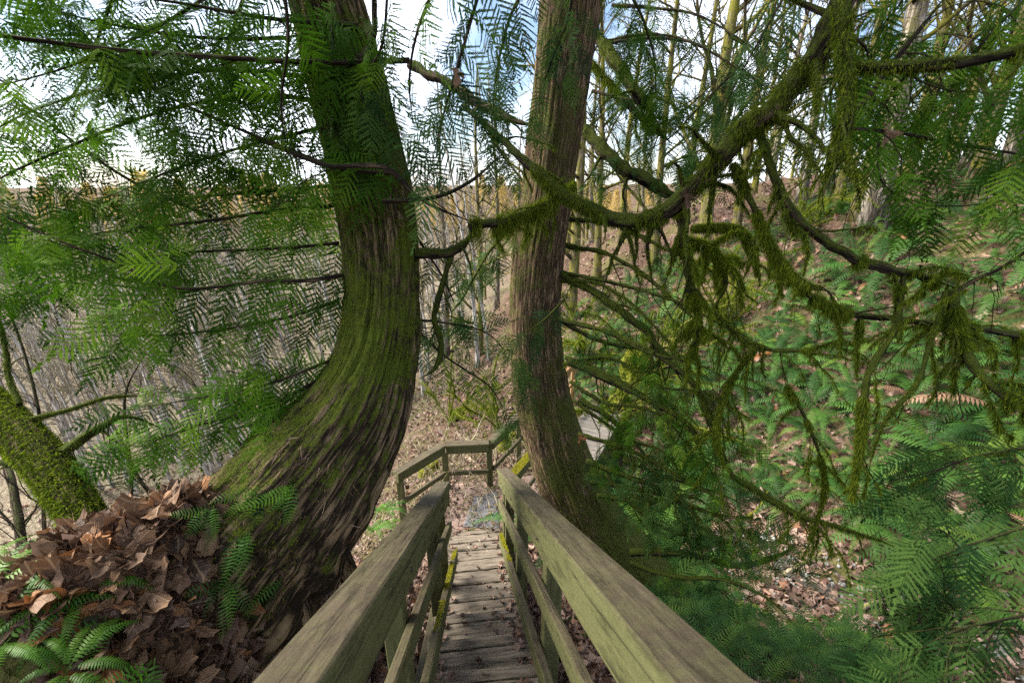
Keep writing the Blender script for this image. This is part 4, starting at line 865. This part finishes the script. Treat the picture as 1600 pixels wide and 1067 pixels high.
# ------------------------------------------------------------------ bare trees behind
def bare_tree(seed, Ht, r, lean=0., nb=22, spread=.5, twig=5, first=.3, mossy=0, sub=3):
    g = np.random.default_rng(seed); n = 14
    f = np.linspace(0, 1, n); P = np.stack([lean * Ht * f ** 1.4 + .03 * Ht * np.sin(f * 4 + seed) * f, .03 * Ht * np.cos(f * 3.1 + seed) * f, Ht * f - .4], 1)
    rad = r * (1 - .82 * f) * (1 + .5 * np.exp(-f * 16)); tr = Acc()
    tube(tr, P, rad, 9, lambda rr, bc, th, L: rr * (1 + .16 * fbm(np.stack([bc[..., 0] * 9, bc[..., 1] * 9, bc[..., 2] * 1.5], -1) + seed, 2, 3)))
    cr = Acc()
    for k in range(nb):
        u = first + (1 - first) * (k + g.random()) / nb; i = min(int(u * (n - 1)), n - 2); q = P[i] + (P[i + 1] - P[i]) * (u * (n - 1) - i); rb = max(.012, r * (1 - .82 * u) * .5)
        az = g.uniform(0, 6.28); l = Ht * spread * (1.15 - u) * g.uniform(.5, 1.1) + .5
        B = wander(q, [math.cos(az), math.sin(az), g.uniform(.3, 1.2)], l, 7, g, -.25, .30); tube(cr, B, np.linspace(rb, .008, len(B)), 4)
        for j in range(twig):
            jj = g.integers(1, 7); d2 = unit(unit(B[jj + 1] - B[jj]) + g.normal(0, .55, 3)); l2 = l * g.uniform(.2, .5); C = wander(B[jj], d2, l2, 4, g, -.15, .35); tube(cr, C, np.linspace(rb * .4, .005, len(C)), 3, cap=False)
            for _ in range(sub):
                d3 = unit(unit(C[3] - C[2]) + g.normal(0, .6, 3)); D = wander(C[g.integers(1, 5)], d3, l2 * .6, 2, g, 0, .3); tube(cr, D, np.linspace(.008, .004, len(D)), 3, cap=False)
    return tr, cr
def tree_pos(px, d): x = (px - 800) / F * d; return x, d
def place_tree(tmpl, x, y, label, group, rot, s=1.0, name='bare_tree', cat='tree', sink=.0):
    tm, cm = tmpl; z = h1(x, y) - sink
    c = thing(name, label, cat, (x, y, z), group); c.rotation_euler = (0, 0, rot); c.scale = (s, s, s)
    for nm, me in (('trunk', tm), ('crown', cm)):
        o = bpy.data.objects.new(nm, me); COL.objects.link(o); o.parent = c
    return c
def tmpl_tree(mt, mc, *a, **k): t, c = bare_tree(*a, **k); return t.mesh('trunk', MAT[mt], True), c.mesh('crown', MAT[mc])
TG = [tmpl_tree('bark_grey', 'twig', 300 + i, 15, .2, lean=.05 * (i - 1), nb=18, spread=.33, first=.25) for i in range(3)]
TM = [tmpl_tree('bark_mossy_far', 'bark_mossy_far', 320 + i, 13, .17, lean=.04 * (i - 1), nb=20, spread=.36, first=.15) for i in range(4)]
right = [(1345, 11.4, 'g', 1.25, 0, 'pale grey trunk on the hilltop above the fern slope, thickest there'), (1318, 11.9, 'm', 1.0, 2, 'mossy stem standing against the thick pale trunk'),
  (1095, 13.5, 'm', 1.2, 1, 'straight trunk wrapped in yellow moss, right of the cedar'), (1022, 16, 'm', .95, 3, 'slim mossy tree between the cedar and the moss-wrapped trunk'),
  (895, 15, 'm', 1.15, 0, 'mossy trunk half hidden right behind the cedar'), (745, 18, 'm', .9, 2, 'mossy tree seen between the two great trunks'),
  (1228, 17, 'g', .95, 1, 'grey tree left of the pale hilltop trunk, nearer of the pair'), (1262, 19, 'g', .9, 2, 'grey tree left of the pale hilltop trunk, farther of the pair'),
  (1478, 12.5, 'm', 1.05, 3, 'mossy leaning tree above the ferns at right'), (1520, 13.5, 'g', 1.0, 0, 'bare grey tree leaning right above the ferns'),
  (1590, 11.5, 'g', 1.25, 1, 'thick grey trunk at the right edge'), (1140, 15, 'm', .95, 0, 'mossy tree just right of the moss-wrapped trunk'), (1375, 15.5, 'm', 1.0, 1, 'mossy trunk right behind the pale hilltop trunk'), (1285, 14, 'm', .85, 3, 'thin mossy stem left of the pale hilltop trunk'), (1455, 15, 'g', .9, 2, 'slim grey trunk between the pale trunk and the leaning mossy tree'), (1555, 14.5, 'm', 1.1, 2, 'mossy trunk between the leaning grey tree and the right edge'), (1060, 19, 'm', 1.0, 2, 'far mossy tree left of the moss-wrapped trunk'), (935, 18, 'm', 1.0, 3, 'mossy tree close beside the cedar on its right'), (1432, 18, 'm', .9, 0, 'slim mossy tree behind the gap right of the pale trunk'),
  (1560, 19, 'm', 1.0, 1, 'far mossy tree just left of the right edge trunk'), (1178, 24, 'g', .9, 2, 'far slim grey tree behind the sagging branch'),
  (968, 21, 'm', 1.0, 1, 'slim far tree just right of the cedar'), (690, 22, 'g', .85, 0, 'slim grey tree right of the curved trunk'), (775, 26, 'g', .9, 1, 'far grey tree left of the cedar')]
for k, (px, d, kd, s, v, lab) in enumerate(right):
    x, y = tree_pos(px, d); place_tree((TG if kd == 'g' else TM)[v % (3 if kd == 'g' else 4)], x, y, lab, 'bare trees on the right hilltop', k * 1.3, s)
for k in range(70):
    px = R.uniform(640, 1700); d = R.uniform(17, 55); x, y = tree_pos(px, d)
    place_tree((TG + TM)[R.integers(0, 7)], x, y, 'distant bare tree in the thin wood behind the hilltop trunks', 'distant bare trees behind the hilltop', R.uniform(0, 6), R.uniform(.55, .9))
# alders in the valley
TA = [tmpl_tree('bark_pale', 'twig_pale', 340 + i, 11.5, .095, lean=-.05 - .03 * i, nb=20, spread=.22, first=.35, twig=4, sub=2) for i in range(5)]
na = 0
while na < 290:
    y = math.exp(R.uniform(math.log(13), math.log(88))); x = -y * R.uniform(.02, 1.28) - R.uniform(0, 3)
    if x < -75: continue
    na += 1
    place_tree(TA[R.integers(0, 5)], x, y, 'slender pale alder in the dense leafless valley wood at left', 'pale alders in the valley', R.uniform(-.5, .5), R.uniform(.75, 1.05) * (1 - .15 * (y > 40)), 'alder_tree')
# undergrowth of the valley
a = Acc(); g = np.random.default_rng(77); n = 6500
yy = np.exp(g.uniform(math.log(4.5), math.log(60), n)); xx = -yy * g.uniform(-.25, 1.3, n) - 1.2; keep = xx > -70; xx, yy = xx[keep], yy[keep]; zz = H(xx, yy)
for x, y, z in zip(xx, yy, zz):
    l = g.uniform(.4, 1.3) * (1 + .02 * y); d = unit([g.normal(0, .8), g.normal(0, .8), g.uniform(.1, 1)]); p = np.array([x, y, z])
    tube(a, [p, p + d * l * .5 + g.normal(0, .06, 3), p + d * l + [0, 0, -.25 * l]], [.006 + .0002 * y, .005 + .0002 * y, .002], 3, cap=False)
br = a.build('undergrowth', MAT['twig_pale'], None, kind='stuff'); br['label'] = 'tangle of pale bare stems on the valley floor'; br['category'] = 'undergrowth'
# far rim trees: low sunlight is painted into their foliage colour
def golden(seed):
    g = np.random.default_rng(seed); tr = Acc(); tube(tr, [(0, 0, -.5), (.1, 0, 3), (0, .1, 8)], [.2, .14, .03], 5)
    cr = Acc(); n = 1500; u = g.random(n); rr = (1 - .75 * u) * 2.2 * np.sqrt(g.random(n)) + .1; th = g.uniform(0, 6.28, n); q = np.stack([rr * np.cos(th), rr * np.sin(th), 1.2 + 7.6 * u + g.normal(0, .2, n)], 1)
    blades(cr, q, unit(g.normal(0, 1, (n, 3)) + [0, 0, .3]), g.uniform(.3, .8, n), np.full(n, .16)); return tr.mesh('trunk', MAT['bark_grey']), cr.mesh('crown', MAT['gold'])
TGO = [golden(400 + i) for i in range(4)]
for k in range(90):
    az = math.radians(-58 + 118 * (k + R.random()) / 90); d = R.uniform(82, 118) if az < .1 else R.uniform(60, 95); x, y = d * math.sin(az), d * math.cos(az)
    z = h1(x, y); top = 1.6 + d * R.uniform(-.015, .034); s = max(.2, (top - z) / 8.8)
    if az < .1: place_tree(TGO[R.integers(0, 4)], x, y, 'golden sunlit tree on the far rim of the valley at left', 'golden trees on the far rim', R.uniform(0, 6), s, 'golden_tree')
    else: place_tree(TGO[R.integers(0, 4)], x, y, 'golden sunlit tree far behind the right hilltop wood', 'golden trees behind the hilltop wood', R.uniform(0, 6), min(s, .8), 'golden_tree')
# mossy vine maples on the far bank
for k, (px, d, lab) in enumerate([(960, 8.4, 'low arching moss-draped shrub right behind the cedar'), (1040, 9.4, 'moss-draped shrub on the far bank below the sagging branch'), (1150, 10, 'moss-draped shrub left of the fern slope'), (780, 10, 'moss-draped shrub on the bank between the two trunks'), (690, 11.5, 'moss-draped shrub right of the curved trunk'), (920, 12, 'moss-draped shrub farther behind the cedar'), (1230, 12.5, 'moss-draped shrub below the grey hilltop pair')]):
    x, y = tree_pos(px, d); z = h1(x, y); c = thing('mossy_shrub', lab, 'shrub', (x, y, z), 'moss-draped shrubs on the far bank'); g = np.random.default_rng(500 + k); ms = Acc()
    for b in range(9):
        az = g.uniform(0, 6.28); B = wander((x, y, z - .1), [math.cos(az) * .6, math.sin(az) * .6, 1.3], g.uniform(1.8, 3.4), 14, g, .55, .25); st = Acc(); r = np.linspace(.028, .006, len(B)); tube(st, B, r, 6)
        fringe_on(ms, B, r, 420, .16, g, 3., -.2, .012)
        for _ in range(7):
            j = g.integers(3, 13); C = wander(B[j], unit(unit(B[j + 1] - B[j]) + g.normal(0, .6, 3)), g.uniform(.4, 1.0), 6, g, .4, .3); r2 = np.linspace(.008, .003, len(C)); tube(st, C, r2, 3); fringe_on(ms, C, r2, 300, .13, g, 3., -.2, .010)
        st.build('stem', MAT['bark_mossy_far'], c, True)
    ms.build('moss', MAT['moss'], c, kind='stuff')

# ------------------------------------------------------------------ ferns
DEAD_ME = [tmpl_mesh('frond', t, MAT['leaf']) for t in FERNS]
def fern(x, y, size, label, group, mat='fern', nf=11, z=None, name='sword_fern', aim=None):
    z = h1(x, y) if z is None else z; c = thing(name, label, 'fern', (x, y, z), group); nn_ = Hn(np.array([x]), np.array([y]), .25)[0]; a0 = R.uniform(0, 6.28)
    for k in range(nf):
        az = a0 + k / nf * 6.283 + R.normal(0, .2); d = np.array([math.cos(az), math.sin(az), 0]); d = unit(d - nn_ * (d @ nn_) * .75); up_ = unit(nn_ * .6 + Z)
        obj('frond', (DEAD_ME if mat == 'fern' and R.random() < .035 else FERN_ME[mat])[R.integers(0, 5)], c, frame(d, up_, (x, y, z + .01), size * R.uniform(.7, 1.1)))
    return c
def stairs_dist(x, y): return abs(x + .1067 * y)
nfern = 0; tries = 0; spots = []
while nfern < 290 and tries < 12000:
    tries += 1
    d = math.exp(R.uniform(math.log(2.6), math.log(17))); px = R.uniform(880, 1700); x, y = (px - 800) / F * d, d * R.uniform(.9, 1.0)
    if stairs_dist(x, y) < 1.1 or any(math.hypot(x - a_, y - b_) < .26 + .022 * d for a_, b_ in spots): continue
    z = h1(x, y)
    if abs(z - (-3.0)) < .3 and 2.6 < x < 5 and d < 6: continue                 # stream bed
    q = proj(np.array([x, y, z]))
    if not (860 < q[0] < 1680 and 250 < q[1] < 1120): continue
    if q[0] < 1250 and R.random() < .45: continue
    spots.append((x, y)); nfern += 1
    if q[1] < 480: lab, gr = 'sword fern on the upper right slope near the tree line', 'ferns on the upper right slope'
    elif q[1] < 720: lab, gr = ('sword fern on the middle of the right-hand slope', 'ferns on the middle right slope') if q[0] > 1200 else ('sword fern on the bank behind the footbridge', 'ferns behind the footbridge')
    else: lab, gr = ('sword fern by the stream bed at lower right', 'ferns by the stream') if q[0] > 1200 else ('sword fern on the bank below the right handrail', 'ferns below the right handrail')
    fern(x, y, math.exp(R.normal(-.12, .3)) * (.75 if d < 4 else 1), lab, gr)
for k, (px, py, dp, s, lab) in enumerate([(60, 985, 1.7, .33, 'bright fern clump at the lower left of the leaf mound'), (20, 1050, 1.5, .34, 'bright fern clump in the bottom left corner'), (150, 960, 1.7, .30, 'small bright fern growing through the dead leaves'), (575, 830, 4.2, .5, 'bright green fern between the curved trunk and left handrail'), (600, 800, 4.9, .5, 'sunlit fern at the foot of the landing railing post'), (-10, 940, 1.9, .36, 'bright fern at the left edge beside the mossy log'), (45, 930, 1.85, .4, 'bright fern just right of the mossy log'), (100, 1040, 1.45, .25, 'bright fern spreading over the lowest dead leaves'), (-20, 1010, 1.6, .38, 'bright fern at the left edge above the bottom corner'), (10, 975, 1.75, .36, 'bright fern between the mossy log and the leaf pile')]):
    p = at(px, py, dp); fern(p[0], p[1], s, lab, 'bright ferns at left', 'fern_bright', 10, max(p[2] - .04, h1(p[0], p[1])))
# low green growth on the right bank: too many small plants to count
gc = Acc(); g = np.random.default_rng(99); n = 5200; dd = np.exp(g.uniform(math.log(2.2), math.log(18), n)); X = (g.uniform(850, 1750, n) - 800) / F * dd; Y = dd * .95
Zg = H(X, Y); msk = (np.abs(X + .1067 * Y) > 1.0) & (fbm(np.stack([X * .8, Y * .8, 0 * X], 1), 44, 3) > -.12) & ~((np.abs(Zg + 3.0) < .2) & (X > 2.6) & (X < 5) & (dd < 6)); X, Y, Zg, dd = X[msk], Y[msk], Zg[msk], dd[msk]; n = len(X); ch = g.integers(0, 3, n)
for v in range(3):
    ii = np.where(ch == v)[0]; az = g.uniform(0, 6.28, len(ii)); scatter(gc, *LICO[v], frames(np.stack([np.cos(az), np.sin(az), g.uniform(.1, .8, len(ii))], 1), np.tile(Z, (len(ii), 1)), np.stack([X[ii], Y[ii], Zg[ii]], 1), g.uniform(.15, .4, len(ii)) * (1 + dd[ii] * .03)), g.random(len(ii)))
o = gc.build('ground_cover', MAT['fern'], None, kind='stuff'); o['label'] = 'low green growth among the leaves on the right bank'; o['category'] = 'ground cover'
# licorice ferns hanging on trunk and mound
for k, (px, py, dp, lab, nf) in enumerate([(455, 755, 2.12, 'licorice fern tuft hanging high on the curved trunk', 5), (400, 760, 2.05, 'licorice fern tuft at the left side of the curved trunk base', 6), (385, 830, 1.98, 'licorice fern tuft drooping over the trunk base', 6), (330, 790, 1.9, 'licorice fern sprouting at the top of the leaf pile', 5), (440, 900, 2.05, 'single small licorice fern low on the trunk', 2), (350, 905, 1.85, 'licorice fern drooping beside the lowest leaves', 5), (165, 960, 1.6, 'licorice fern lying over the leaf pile', 3), (235, 1030, 1.55, 'licorice fern at the bottom of the leaf pile', 5)]):
    p = at(px, py, dp)
    bx_, by_, bd_ = proj(BV); near_ = np.hypot(bx_ - px, by_ - py) < 9
    if px > 340 and near_.any(): p = at(px, py, bd_[near_].min() - .015)
    c = thing('licorice_fern', lab, 'fern', p, 'licorice ferns on the trunk and mound')
    for j in range(nf):
        d = unit(np.array([R.normal(-.25, .35), R.uniform(-.6, -.1), R.uniform(-1.0, .05)])); obj('frond', LICO_ME[R.integers(0, 6)], c, frame(d, unit(CAM - p + R.normal(0, .3, 3)), p, R.uniform(.16, .28)))

# ------------------------------------------------------------------ fallen leaves
nl = 0; g = np.random.default_rng(88)
def mound_ok(x, y): 
    return True
cand = []
n = 5200; X = g.uniform(-2.5, -.75, n); Y = g.uniform(.55, 2.2, n); ZZ = H(X, Y); NN = Hn(X, Y)
q = [proj(np.array([x, y, z])) for x, y, z in zip(X, Y, ZZ)]
sel = [i for i in range(n) if -60 < q[i][0] < 450 and 690 < q[i][1] < 1130 and q[i][0] < 365 - .12 * (q[i][1] - 800) + 25 * math.sin(q[i][1] * .06) and q[i][1] - 900 < .85 * (q[i][0] + 20) + 40 * math.sin(q[i][0] * .05)]
sel.sort(key=lambda i: q[i][2]); sel = list(g.permutation(sel))
objs, rest = sel[:290], sel[290:1400]
for i in objs:
    d = unit(np.array([g.normal(.2, .8), g.normal(-.7, .7), g.normal(-.5, .4)])); nn_ = unit(NN[i] + g.normal(0, .20, 3) + np.array([0, -.1, .1]))
    o = obj('fallen_leaf', LEAF_ME[g.integers(0, 10)], None, frame(d, nn_, (X[i], Y[i], ZZ[i] + g.uniform(.03, .075)), g.uniform(.19, .33)))
    tag(o, 'curled brown maple leaf lying on the mound at the curved trunk', 'leaf', 'brown maple leaves on the mound')
a = Acc(); ch = g.integers(0, 10, len(rest))
for v in range(10):
    ii = [rest[k] for k in range(len(rest)) if ch[k] == v]
    D = g.normal(0, 1, (len(ii), 3)); Nn = unit(NN[ii] + g.normal(0, .35, (len(ii), 3))); P = np.stack([X[ii], Y[ii], ZZ[ii] + g.uniform(0, .03, len(ii))], 1)
    scatter(a, *LEAVES[v], frames(D, Nn, P, g.uniform(.13, .24, len(ii))), g.random(len(ii)))
o = a.build('fallen_leaves', MAT['leaf'], None, kind='stuff'); o['label'] = 'deep layer of dead maple leaves on the mound'; o['category'] = 'leaves'
# leaf litter on the slopes: density falls off with distance
n = 38000; az = g.uniform(-math.radians(58), math.radians(60), n); rr = np.exp(g.uniform(math.log(1.2), math.log(26), n)); X = rr * np.sin(az); Y = rr * np.cos(az)
keep = ~((np.abs(X + .1067 * Y) < .33) & (Y < 4.6)); X, Y, rr = X[keep], Y[keep], rr[keep]; ZZ = H(X, Y); NN = Hn(X, Y)
inl = (np.hypot(X + .4, Y - 5.4) < 1.1); ZZ = np.where(inl, np.maximum(ZZ, ZL + .055), ZZ)
a = Acc(); ch = g.integers(0, 8, len(X))
for v in range(8):
    ii = np.where(ch == v)[0]; S = g.uniform(.08, .2, len(ii)) * np.clip(.8 + rr[ii] * .03, .8, 1.6); S = np.where(inl[ii], S * .5, S)
    scatter(a, *LOWLEAF[v], frames(g.normal(0, 1, (len(ii), 3)), unit(NN[ii] + g.normal(0, .3, (len(ii), 3))), np.stack([X[ii], Y[ii], ZZ[ii] + .012 + g.uniform(0, .03, len(ii))], 1), S), g.random(len(ii)))
o = a.build('leaf_litter', MAT['litter'], None, kind='stuff'); o['label'] = 'pinkish brown dead leaves covering the slopes'; o['category'] = 'leaves'
# litter caught on the treads
a = Acc(); m = 900; tt = g.uniform(1.4, 6.4, m); ed = np.where(g.random(m) < .8, np.sign(g.random(m) - .5) * g.uniform(.22, .31, m), g.uniform(-.28, .28, m))
stepk = np.floor((tt - 2.02) / .3925) + 1; tn = 2.02 + .3925 * stepk; back = (tn - tt) / .3925 * .30
Pn = CAM + _d * tn[:, None] + _u * ed[:, None] - _n * (3.3 * HB) - hor * back[:, None] + Z * .008
for v in range(8):
    ii = np.where(g.integers(0, 8, m) == v)[0]
    scatter(a, *LOWLEAF[v], frames(g.normal(0, 1, (len(ii), 3)), unit(Z + g.normal(0, .35, (len(ii), 3))), Pn[ii], g.uniform(.025, .07, len(ii))), g.random(len(ii)))
o = a.build('leaf_debris', MAT['litter'], None, kind='stuff'); o['label'] = 'broken leaf litter gathered along the tread ends'; o['category'] = 'leaves'
# dead leaves caught in the branches
for k, (px, py, dp, s, lab) in enumerate([(712, 112, 1.85, .11, 'big brown leaf hanging in the foliage near top centre'), (1385, 205, 1.28, .10, 'orange-brown leaf caught on the twig at upper right'), (1072, 305, 2.2, .16, 'brown leaf caught on the sagging mossy branch'), (236, 497, 2.3, .06, 'small rusty leaf caught in the left cedar spray'), (700, 548, 3.0, .09, 'dark leaf dangling between the two trunks'), (905, 685, 3.2, .12, 'dark brown leaf caught beside the cedar near the footbridge'), (1208, 622, 2.4, .07, 'small brown leaf caught in the right-hand twigs')]):
    p = at(px, py, dp); o = obj('caught_leaf', LEAF_ME[k], None, frame([.1, -.2, -1], unit(CAM - p) + np.array([1.1, 0, .2]), p, s)); tag(o, lab, 'leaf')
# golden mossy stumps and boulders on the far bank
for k, (px, dd, r_, h_, lab) in enumerate([(1012, 9.2, .30, .95, 'golden moss-covered stump on the bank behind the footbridge'), (985, 8.6, .22, .5, 'low golden mossy stump nearer the footbridge end'), (790, 8.8, .16, .55, 'small golden mossy stump between the railing and the cedar'), (645, 7.6, .2, .35, 'mossy lump behind the landing railing near the curved trunk')]):
    x, y = tree_pos(px, dd); z = h1(x, y); g2 = np.random.default_rng(60 + k); c = thing('mossy_stump', lab, 'stump', (x, y, z), 'mossy stumps on the far bank'); a = Acc()
    P = np.array([(x, y, z - .3), (x, y, z + h_ * .4), (x + .05, y, z + h_ * .8), (x + .06, y, z + h_)]); V = tube(a, catmull(P, 24), np.linspace(1.3, .75, 24) * r_, 28, lambda rr, bc, th, L: rr * (1 + .5 * fbm(np.stack([np.cos(th)[None] * 2 + 0 * rr, np.sin(th)[None] * 2 + 0 * rr, bc[..., 2] * 3], -1) + k, 8, 3)))
    t_ = a.build('trunk', MAT['moss_wood'], c, True); trunk_moss(V, t_, 9000, -.05, .05, 'moss_gold', seed=70 + k)
# sticks, stones and the stream
for k, (px, py, dp, ang, l, lab) in enumerate([(690, 655, 8.5, .7, 1.3, 'pale broken branch lying on the leaf bank behind the railing'), (720, 640, 9.0, 1.4, 1.1, 'thin pale stick rising from the leaves behind the railing'), (1380, 860, 4.7, .3, .9, 'pale forked stick above the stream bed'), (1500, 800, 4.6, .9, .9, 'pale bent stick at right among the ferns'), (1440, 900, 4.3, -.5, 1.2, 'long pale stick slanting to the lower right'), (1180, 690, 6.0, .1, 1.6, 'yellow-green mossy stick on the leaf bank'), (1250, 800, 5.2, -.3, 1.2, 'grey stick lying in the gully'), (820, 720, 7.5, .5, 1.1, 'mossy stick beside the bridge railing'), (640, 700, 7.5, -.9, 1.3, 'mossy log end behind the landing railing')]):
    p = at(px, py, dp); z = h1(p[0], p[1]); g2 = np.random.default_rng(900 + k); B = wander((p[0], p[1], z + .05), [math.cos(ang), .3, .25 if k in (1, 3) else .08], l, 8, g2, 0, .25); a = Acc(); tube(a, B, np.linspace(.028 if k != 8 else .09, .01, len(B)), 7)
    B2 = wander(B[4], unit(B[5] - B[4]) + g2.normal(0, .6, 3), l * .4, 4, g2, 0, .25); tube(a, B2, np.linspace(.014, .005, len(B2)), 5)
    o = a.build('fallen_stick', MAT['moss_wood' if k in (5, 7, 8) else 'twig_pale'], None, True); tag(o, lab, 'stick', 'fallen sticks')
p = at(30, 920, 2.4); B = np.array([at(-60, 925, 2.3), at(20, 918, 2.35), at(90, 908, 2.4)]); a = Acc(); P = catmull(B, 20); tube(a, P, .06, 20, lambda rr, bc, th, L: rr * (1 + .3 * fbm(bc * 12, 3, 3)))
o = tag(a.build('mossy_log', MAT['moss_wood'], None, True), 'bright green mossy log at the left edge below the slanting trunk', 'log')
ma = Acc(); fringe_on(ma, P, np.full(20, .06), 5000, .02, np.random.default_rng(6), 4., -.5); ma.build('moss', MAT['moss_gold'], o, kind='stuff')
strm = catmull(np.array([(6.2, 1.9), (4.6, 3.3), (3.4, 4.6), (2.6, 5.9), (1.5, 7.3), (.2, 9.0)]), 40); sz = H(strm[:, 0], strm[:, 1]) 
dv = unit(np.gradient(strm, axis=0)); nv2 = np.stack([-dv[:, 1], dv[:, 0]], 1)
a = Acc(); V = np.concatenate([np.c_[strm + nv2 * .16, sz + .02], np.c_[strm - nv2 * .16, sz + .02]]); i = np.arange(39); a.add(V, np.concatenate([np.stack([i, i + 1, i + 41], 1), np.stack([i, i + 41, i + 40], 1)]), 0.)
o = a.build('stream', MAT['water'], None, True, 'structure'); o['label'] = 'narrow trickle of stream in the gully'
def pebble(seed):
    g = np.random.default_rng(seed); V = []; Fc = []
    t = (1 + 5 ** .5) / 2; iv = np.array([(-1, t, 0), (1, t, 0), (-1, -t, 0), (1, -t, 0), (0, -1, t), (0, 1, t), (0, -1, -t), (0, 1, -t), (t, 0, -1), (t, 0, 1), (-t, 0, -1), (-t, 0, 1)]) / 1.9
    f = np.array([(0, 11, 5), (0, 5, 1), (0, 1, 7), (0, 7, 10), (0, 10, 11), (1, 5, 9), (5, 11, 4), (11, 10, 2), (10, 7, 6), (7, 1, 8), (3, 9, 4), (3, 4, 2), (3, 2, 6), (3, 6, 8), (3, 8, 9), (4, 9, 5), (2, 4, 11), (6, 2, 10), (8, 6, 7), (9, 8, 1)])
    return iv * g.uniform(.75, 1.15, (12, 1)) * [1, .8, .55], f
a = Acc(); n = 1500; k = g.integers(0, 40, n); off = g.normal(0, .32, n); X = strm[k, 0] + nv2[k, 0] * off + g.normal(0, .1, n); Y = strm[k, 1] + nv2[k, 1] * off + g.normal(0, .1, n); ZZ = H(X, Y)
for v in range(4):
    pt = pebble(v); ii = np.arange(v, n, 4); scatter(a, pt[0], pt[1], frames(g.normal(0, 1, (len(ii), 3)), unit(Z + g.normal(0, .2, (len(ii), 3))), np.stack([X[ii], Y[ii], ZZ[ii] + .01], 1), g.uniform(.015, .055, len(ii))), g.random(len(ii)))
o = a.build('pebbles', MAT['stone'], None, True, 'stuff'); o['label'] = 'grey pebbles along the stream bed'; o['category'] = 'pebbles'
print('tris', sum(len(m.polygons) for m in bpy.data.meshes), 'objects', len(bpy.data.objects))
